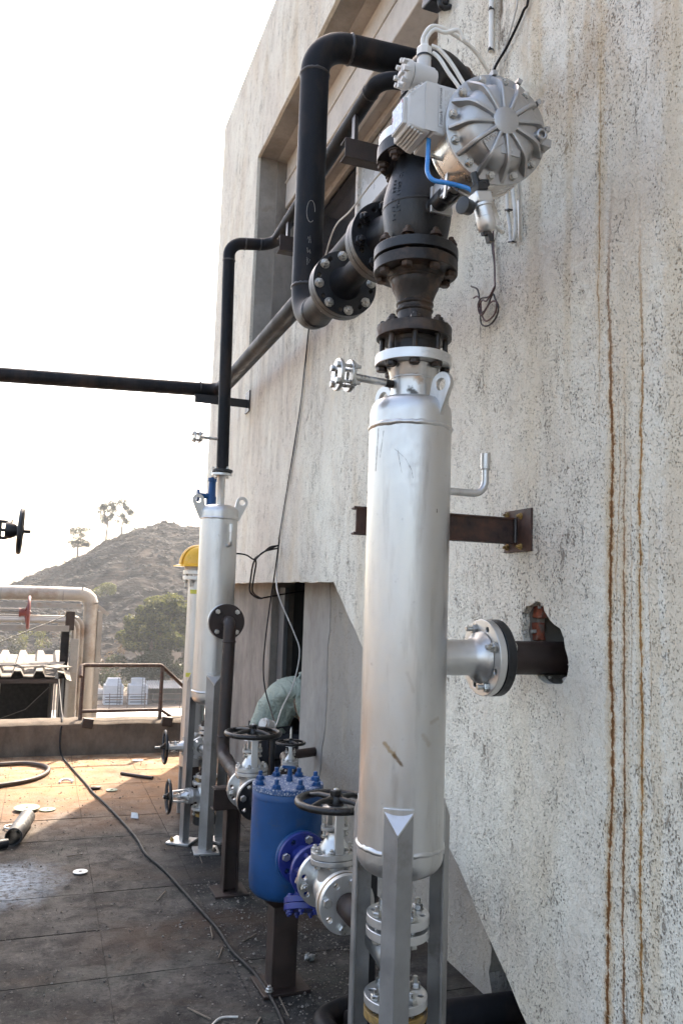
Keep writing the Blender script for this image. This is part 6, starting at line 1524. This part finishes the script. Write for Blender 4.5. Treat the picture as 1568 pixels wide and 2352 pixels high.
def skin_mesh(name, pts, edges, mat, parent, root=0, sub=2):
    o = ORG[parent.name]; me = bpy.data.meshes.new(name)
    me.from_pydata([Vector(p[:3])-o for p in pts], edges, []); me.update()
    ob = bpy.data.objects.new(name, me); link(ob, parent)
    m = ob.modifiers.new('skin', 'SKIN'); sk = me.skin_vertices[0].data if me.skin_vertices else None
    if sk is None:
        bm = bmesh.new(); bm.from_mesh(me); bm.verts.layers.skin.verify(); bm.to_mesh(me); bm.free(); sk = me.skin_vertices[0].data
    for i, p in enumerate(pts):
        rr = p[3]; sk[i].radius = rr if hasattr(rr, '__len__') else (rr, rr); sk[i].use_root = (i == root)
    m.use_smooth_shade = True
    s = ob.modifiers.new('sub', 'SUBSURF'); s.levels = sub; s.render_levels = sub
    me.materials.append(MAT[mat]); return ob
def person():
    y = 6.12
    P = thing('person', 'person in pale green shirt bending down into the dark doorway', 'person', (1.70, y, 0))
    # body: pelvis, spine, neck, head, legs, arms and hands in one skin
    pts = [(1.68, y, .50, .135), (1.70, y, .62, .12), (1.765, y, .76, .125), (1.85, y, .875, .135), (1.945, y, .915, .065), (2.02, y, .93, .075), (2.09, y, .90, .085), (2.12, y, .85, .06),
           (1.70, y-.10, .47, .085), (1.98, y-.13, .50, .06), (1.78, y-.12, .10, .043), (1.90, y-.13, .045, .035),
           (1.70, y+.10, .47, .085), (1.98, y+.13, .50, .06), (1.78, y+.12, .10, .043), (1.90, y+.13, .045, .035),
           (1.86, y-.17, .855, .06), (1.93, y-.20, .62, .042), (2.10, y-.14, .50, .03), (2.17, y-.12, .47, .03),
           (1.86, y+.17, .855, .06), (1.98, y+.20, .66, .042), (2.15, y+.14, .58, .03), (2.22, y+.12, .56, .03)]
    ed = [(0,1),(1,2),(2,3),(3,4),(4,5),(5,6),(6,7),(0,8),(8,9),(9,10),(10,11),(0,12),(12,13),(13,14),(14,15),(3,16),(16,17),(17,18),(18,19),(3,20),(20,21),(21,22),(22,23)]
    b = len(pts)
    for sgn, hx, hz, w in ((-1, 2.17, .47, 19), (1, 2.22, .56, 23)):
        for k in range(5):
            dy = (k-2)*.018; i0 = len(pts)
            pts += [(hx+.045, y+sgn*.12+dy, hz-.02, .011), (hx+.085, y+sgn*.12+dy*1.2, hz-.045-.004*k, .009)]
            ed += [(w, i0), (i0, i0+1)]
    skin_mesh('body', pts, ed, 'skin', P)
    r = 1.0
    sp = [(1.66, y, .45, (.15, .17)), (1.695, y, .60, (.14, .16)), (1.75, y, .735, (.135, .17)), (1.835, y, .84, (.125, .18)), (1.93, y, .925, (.075, .08)),
          (1.875, y-.20, .86, .074), (1.925, y-.225, .70, .066), (1.96, y-.225, .60, .058), (2.06, y-.18, .54, .045), (1.86, y+.185, .865, .075), (1.97, y+.21, .68, .06), (2.08, y+.17, .60, .045)]
    sh = skin_mesh('shirt', sp, [(0,1),(1,2),(2,3),(3,4),(3,5),(5,6),(6,7),(7,8),(3,9),(9,10),(10,11)], 'shirt_folds', P)
    t = bpy.data.textures.new('cloth_folds', 'CLOUDS'); t.noise_scale = .07; t.noise_depth = 2
    d = sh.modifiers.new('folds', 'DISPLACE'); d.texture = t; d.strength = .034; d.mid_level = .5; d.texture_coords = 'LOCAL'
    mb = MB(); mb.tube(smooth_path([(1.90, y-.055, .955), (1.935, y-.03, .99), (1.955, y, .995), (1.94, y+.04, .985)], 6), .014, 8); part('collar', mb, 'shirt', P, 60)
    tp = [(1.675, y, .46, .148), (1.71, y-.11, .46, .098), (1.985, y-.135, .495, .072), (1.79, y-.125, .14, .058), (1.71, y+.11, .46, .098), (1.985, y+.135, .495, .072), (1.79, y+.125, .14, .058)]
    skin_mesh('trousers', tp, [(0,1),(1,2),(2,3),(0,4),(4,5),(5,6)], 'trousers', P)
    hr = MB(); hr.sphere((2.055, y, .945), (.098, .088, .082), 20, 12); part('hair', hr, 'hair', P, 60)
    for sgn in (-1, 1):
        mb = MB(); mb.sphere((1.86, y+sgn*.125, .04), (.125, .045, .04), 14, 8); part('shoe', mb, 'black_plastic', P, 60)
        mb = MB(); mb.sphere((2.06, y+sgn*.088, .90), (.02, .01, .03), 10, 6); part('ear', mb, 'skin', P, 60)
    mb = MB(); mb.cyl((2.165, y, .895), (2.185, y, .885), .014, .006, 8); part('nose', mb, 'skin', P, 60)
person()

def clutter():
    # welding cable across the deck
    pts = [(.235, 10.0, .55), (.255, 8.9, .36), (.262, 8.55, .335), (.258, 8.36, .32), (.245, 8.27, .20), (.25, 8.22, .08), (.28, 8.12, .016), (.34, 7.7, .012), (.44, 7.0, .011), (.47, 6.75, .011), (.56, 6.25, .011), (.665, 5.52, .011), (.69, 5.15, .011), (.755, 4.85, .011), (.80, 4.55, .011), (.85, 4.2, .011), (.885, 3.95, .011), (.90, 3.7, .011), (.945, 3.45, .011), (.955, 3.2, .011), (.945, 3.0, .011), (.92, 2.7, .011), (.88, 2.2, .011)]
    cable('welding_cable', pts, .0085, 'cable_black', 'long dark welding cable snaking from the parapet to the front of the deck', 'cable', None, 6)
    cable('rubber_hose', [(-.9, 8.0, .02), (-.5, 7.98, .02), (-.26, 7.92, .02), (-.05, 7.93, .02), (.10, 7.80, .02), (.15, 7.62, .02), (.10, 7.40, .02), (-.02, 7.22, .02), (-.22, 7.10, .02), (-.5, 7.02, .02), (-.9, 7.0, .02)], .019, 'hose_brown', 'brown rubber hose lying in a loop on the sunlit floor at left', 'hose')
    # pipe offcut
    O = thing('pipe_offcut', 'short grey steel pipe offcut lying on the floor at the left edge', 'pipe', (-.02, 5.85, 0))
    d = Vector((.10, .62, 0)).normalized(); p = Vector((-.07, 5.54, .053)); fr = frame(p, d)
    mb = MB(); mb.lathe([(.046, .0), (.052, .0), (.052, .44), (.046, .44), (.046, .0)], 32, fr); part('wall', mb, 'silver_dull', O, 40)
    mb = MB(); mb.cyl((-.17, 5.48, .028), (-.10, 5.50, .028), .028, n=18); solo('black_nipple', mb, 'black_cast', 'small black pipe nipple in front of the pipe offcut', 'pipe', (-.13, 5.49, 0), None, 40)
    # cutting discs
    def disc(c, r, mat, lab, tilt=0.0):
        mb = MB(Matrix.Translation(c) @ Matrix.Rotation(tilt, 4, 'X')); hub = circ(.011, 14)
        mb.plate(circ(r, 36), [hub], .003, Matrix.Identity(4)); o = solo('cutting_disc', mb, mat, lab, 'disc', c, 'cutting discs on the floor', 30)
    disc((.303, 4.93, .008), .04, 'disc_white', 'white cutting disc lying alone on the shaded floor')
    disc((-.005, 6.36, .02), .088, 'disc_green', 'larger greenish cutting disc beside the far end of the pipe offcut', .03)
    disc((.135, 6.335, .006), .056, 'disc_green', 'smaller greenish cutting disc at the edge of the shadow')
    disc((.945, 7.95, .005), .05, 'disc_white', 'pale disc lying in the sun near the parapet')
    disc((.62, 6.83, .005), .045, 'disc_green', 'worn grey disc in the shade beyond the white scrap')
    for i, (x, y, r, lab) in enumerate(((-.09, 5.92, .045, 'upper pale metal ring beside the pipe offcut'), (-.06, 5.83, .042, 'lower pale metal ring beside the pipe offcut'))):
        mb = MB(); mb.tube([(x+r*cos(a*2*pi/24), y+r*sin(a*2*pi/24), .012+.004*i) for a in range(25)], .006, 8, False); solo('metal_ring', mb, 'zinc', lab, 'ring', (x, y, 0), 'metal rings on the floor', 60)
    # white scrap, shard, rebar, sticks
    mb = MB(); mb.add([(.685, 5.99, .003), (.735, 5.965, .003), (.728, 5.99, .036), (.69, 6.015, .036), (.745, 6.025, .003), (.71, 6.05, .003)], [(0,1,2,3),(3,2,1,0),(2,1,4),(4,1,2),(3,2,4,5),(5,4,2,3)]); solo('white_scrap', mb, 'disc_white', 'bent white scrap of sheet standing on the shaded floor', 'scrap', (.72, 6.0, 0), None, 30)
    mb = MB(); mb.tube([(.28+.05*cos(a), 7.15+.05*sin(a), .01+.012*sin(a)) for a in [k*pi/8 for k in range(9)]], .010, 6); solo('white_shard', mb, 'disc_white', 'curved white shard on the sunlit floor', 'scrap', (.28, 7.15, 0), None, 60)
    mb = MB(); mb.tube([(.74, 7.38, .014), (.90, 7.22, .014), (.98, 7.15, .014)], .014, 8); solo('rebar_stub', mb, 'brown_steel', 'dark rusty bar stub lying across the shadow edge', 'bar', (.85, 7.28, 0), None, 60)
    mb = MB(); mb.sphere((.50, 6.9, .012), (.045, .03, .014), 12, 7); solo('dirt_lump', mb, 'brown_steel', 'small dark lump beside the welding cable at the shadow edge', 'lump', (.5, 6.9, 0), None, 60)
    sticks = [((.66, 4.40), (.72, 4.52), 'thin dark welding rod stub near the middle of the deck'), ((.845, 3.87), (.86, 4.0), 'thin rod stub left of the welding cable, nearer the strainer'), ((.83, 3.66), (.87, 3.76), 'short rod stub just in front of the other stub by the cable'),
              ((.99, 4.92), (1.0, 5.06), 'short twig near the foot of the rear vessel'), ((.63, 3.27), (.70, 3.16), 'dark rod stub in the front part of the floor'), ((.24, 5.23), (.33, 5.25), 'short dark rod stub at the left of the deck'),
              ((.97, 3.80), (1.05, 3.86), 'dark rod stub right of the welding cable'), ((1.13, 3.60), (1.17, 3.66), 'pale twig near the strainer base'), ((.985, 3.1), (.99, 3.25), 'thin pale twig beside the cable at the front')]
    for a, b, lab in sticks:
        mb = MB(); mb.tube([(*a, .005), (*b, .006)], .0032, 6); solo('rod_stub', mb, 'stick', lab, 'rod', (*a, 0), 'rod stubs on the floor', 60)
    cable('loose_wire', [(.50, 2.95, .006), (.60, 3.02, .006), (.68, 3.10, .007), (.735, 3.16, .006), (.80, 3.15, .006)], .0042, 'cable_grey', 'bent pale wire on the floor at the front edge', 'wire')
    cable('dry_twig', [(.74, 2.96, .006), (.82, 3.03, .006), (.88, 3.12, .006)], .004, 'stick', 'curved dry twig on the floor beside the welding cable at the front', 'twig')
    # plastic lump and broken plaster by the wall
    mb = MB(); mb.sphere((1.21, 3.54, .016), (.026, .024, .016), 12, 8); mb.v = [p+Vector((1, 1, 1))*.012*mnoise.noise(p*60) for p in mb.v]; solo('crumpled_foil', mb, 'foil', 'crumpled bit of clear plastic on the floor behind the strainer post', 'litter', (1.21, 3.54, 0), None, 20)
    mb = MB(); pts = [(1.42, 2.30), (1.60, 2.18), (1.72, 2.3), (1.75, 2.6), (1.6, 2.72), (1.52, 2.60), (1.46, 2.5)]; mb.plate(rough_poly(pts, .05, .012, 4), [], .03, Matrix.Identity(4)); solo('plaster_slab', mb, 'soffit_pale', 'broken pinkish plaster slab at the foot of the slanted wall', 'rubble', (1.6, 2.45, 0), None, 30, .006)
    # countless grit, pebbles
    r = random.Random(12)
    def stones(name, n, area, s0, s1, mat):
        mb = MB()
        for _ in range(n):
            x, y = area(r); s = s0*(s1/s0)**(r.random()**2.2); c = Vector((x, y, s*.35))
            q = [Vector((r.uniform(.6, 1.2), 0, 0)), Vector((0, r.uniform(.6, 1.2), 0)), Vector((-r.uniform(.6, 1.2), 0, 0)), Vector((0, -r.uniform(.6, 1.2), 0)), Vector((.1, .1, r.uniform(.4, .9))), Vector((0, 0, -.45))]
            R = Matrix.Rotation(r.uniform(0, 6), 3, 'Z'); o = len(mb.v); mb.v += [c+(R @ p)*s for p in q]
            mb.f += [tuple(o+i for i in f) for f in ((0,1,4),(1,2,4),(2,3,4),(3,0,4),(1,0,5),(2,1,5),(3,2,5),(0,3,5))]
        o = part(name, mb, mat, None, 0, 0, (1, 3.5, 0)); o['kind'] = 'stuff'; o['label'] = {'gravel': 'pale gravel crumbs strewn over the deck', 'grit': 'dark grit strewn over the deck'}[name]; o['category'] = name
    def near_eq(r):
        if r.random() < .75:
            x = min(1.58, max(.3, r.gauss(1.15, .22))); y = r.uniform(2.5, 4.6)
            return x, y
        return r.uniform(-.2, 1.55), r.uniform(2.8, 8.2)
    stones('gravel', 1900, near_eq, .0022, .010, 'pebble')
    stones('grit', 5200, lambda r: (near_eq(r) if r.random() < .45 else (r.uniform(-.4, 1.58), r.uniform(2.8, 8.25))), .0018, .009, 'grit')
silver('silver_dull', (.06, .06, .06), .5, .6, .6)
clutter()

# ---------------------------------------------------------------- haze
def haze():
    mb = MB(); mb.bx(-520, 520, -310, 640, -11.2, 34)
    o = part('haze', mb, None, None, 0, 0, (0, 0, -11)); o['kind'] = 'stuff'; o['label'] = 'pale dusty haze over the whole place'; o['category'] = 'haze'
    m = bpy.data.materials.new('haze'); m.use_nodes = True; t = m.node_tree; t.nodes.clear()
    v = t.nodes.new('ShaderNodeVolumePrincipled'); v.inputs['Density'].default_value = .0005; v.inputs['Color'].default_value = (.88, .94, 1, 1); v.inputs['Anisotropy'].default_value = .35
    q = t.nodes.new('ShaderNodeOutputMaterial'); t.links.new(v.outputs[0], q.inputs['Volume'])
    o.data.materials.clear(); o.data.materials.append(m)
HAZE = True
if HAZE: haze()
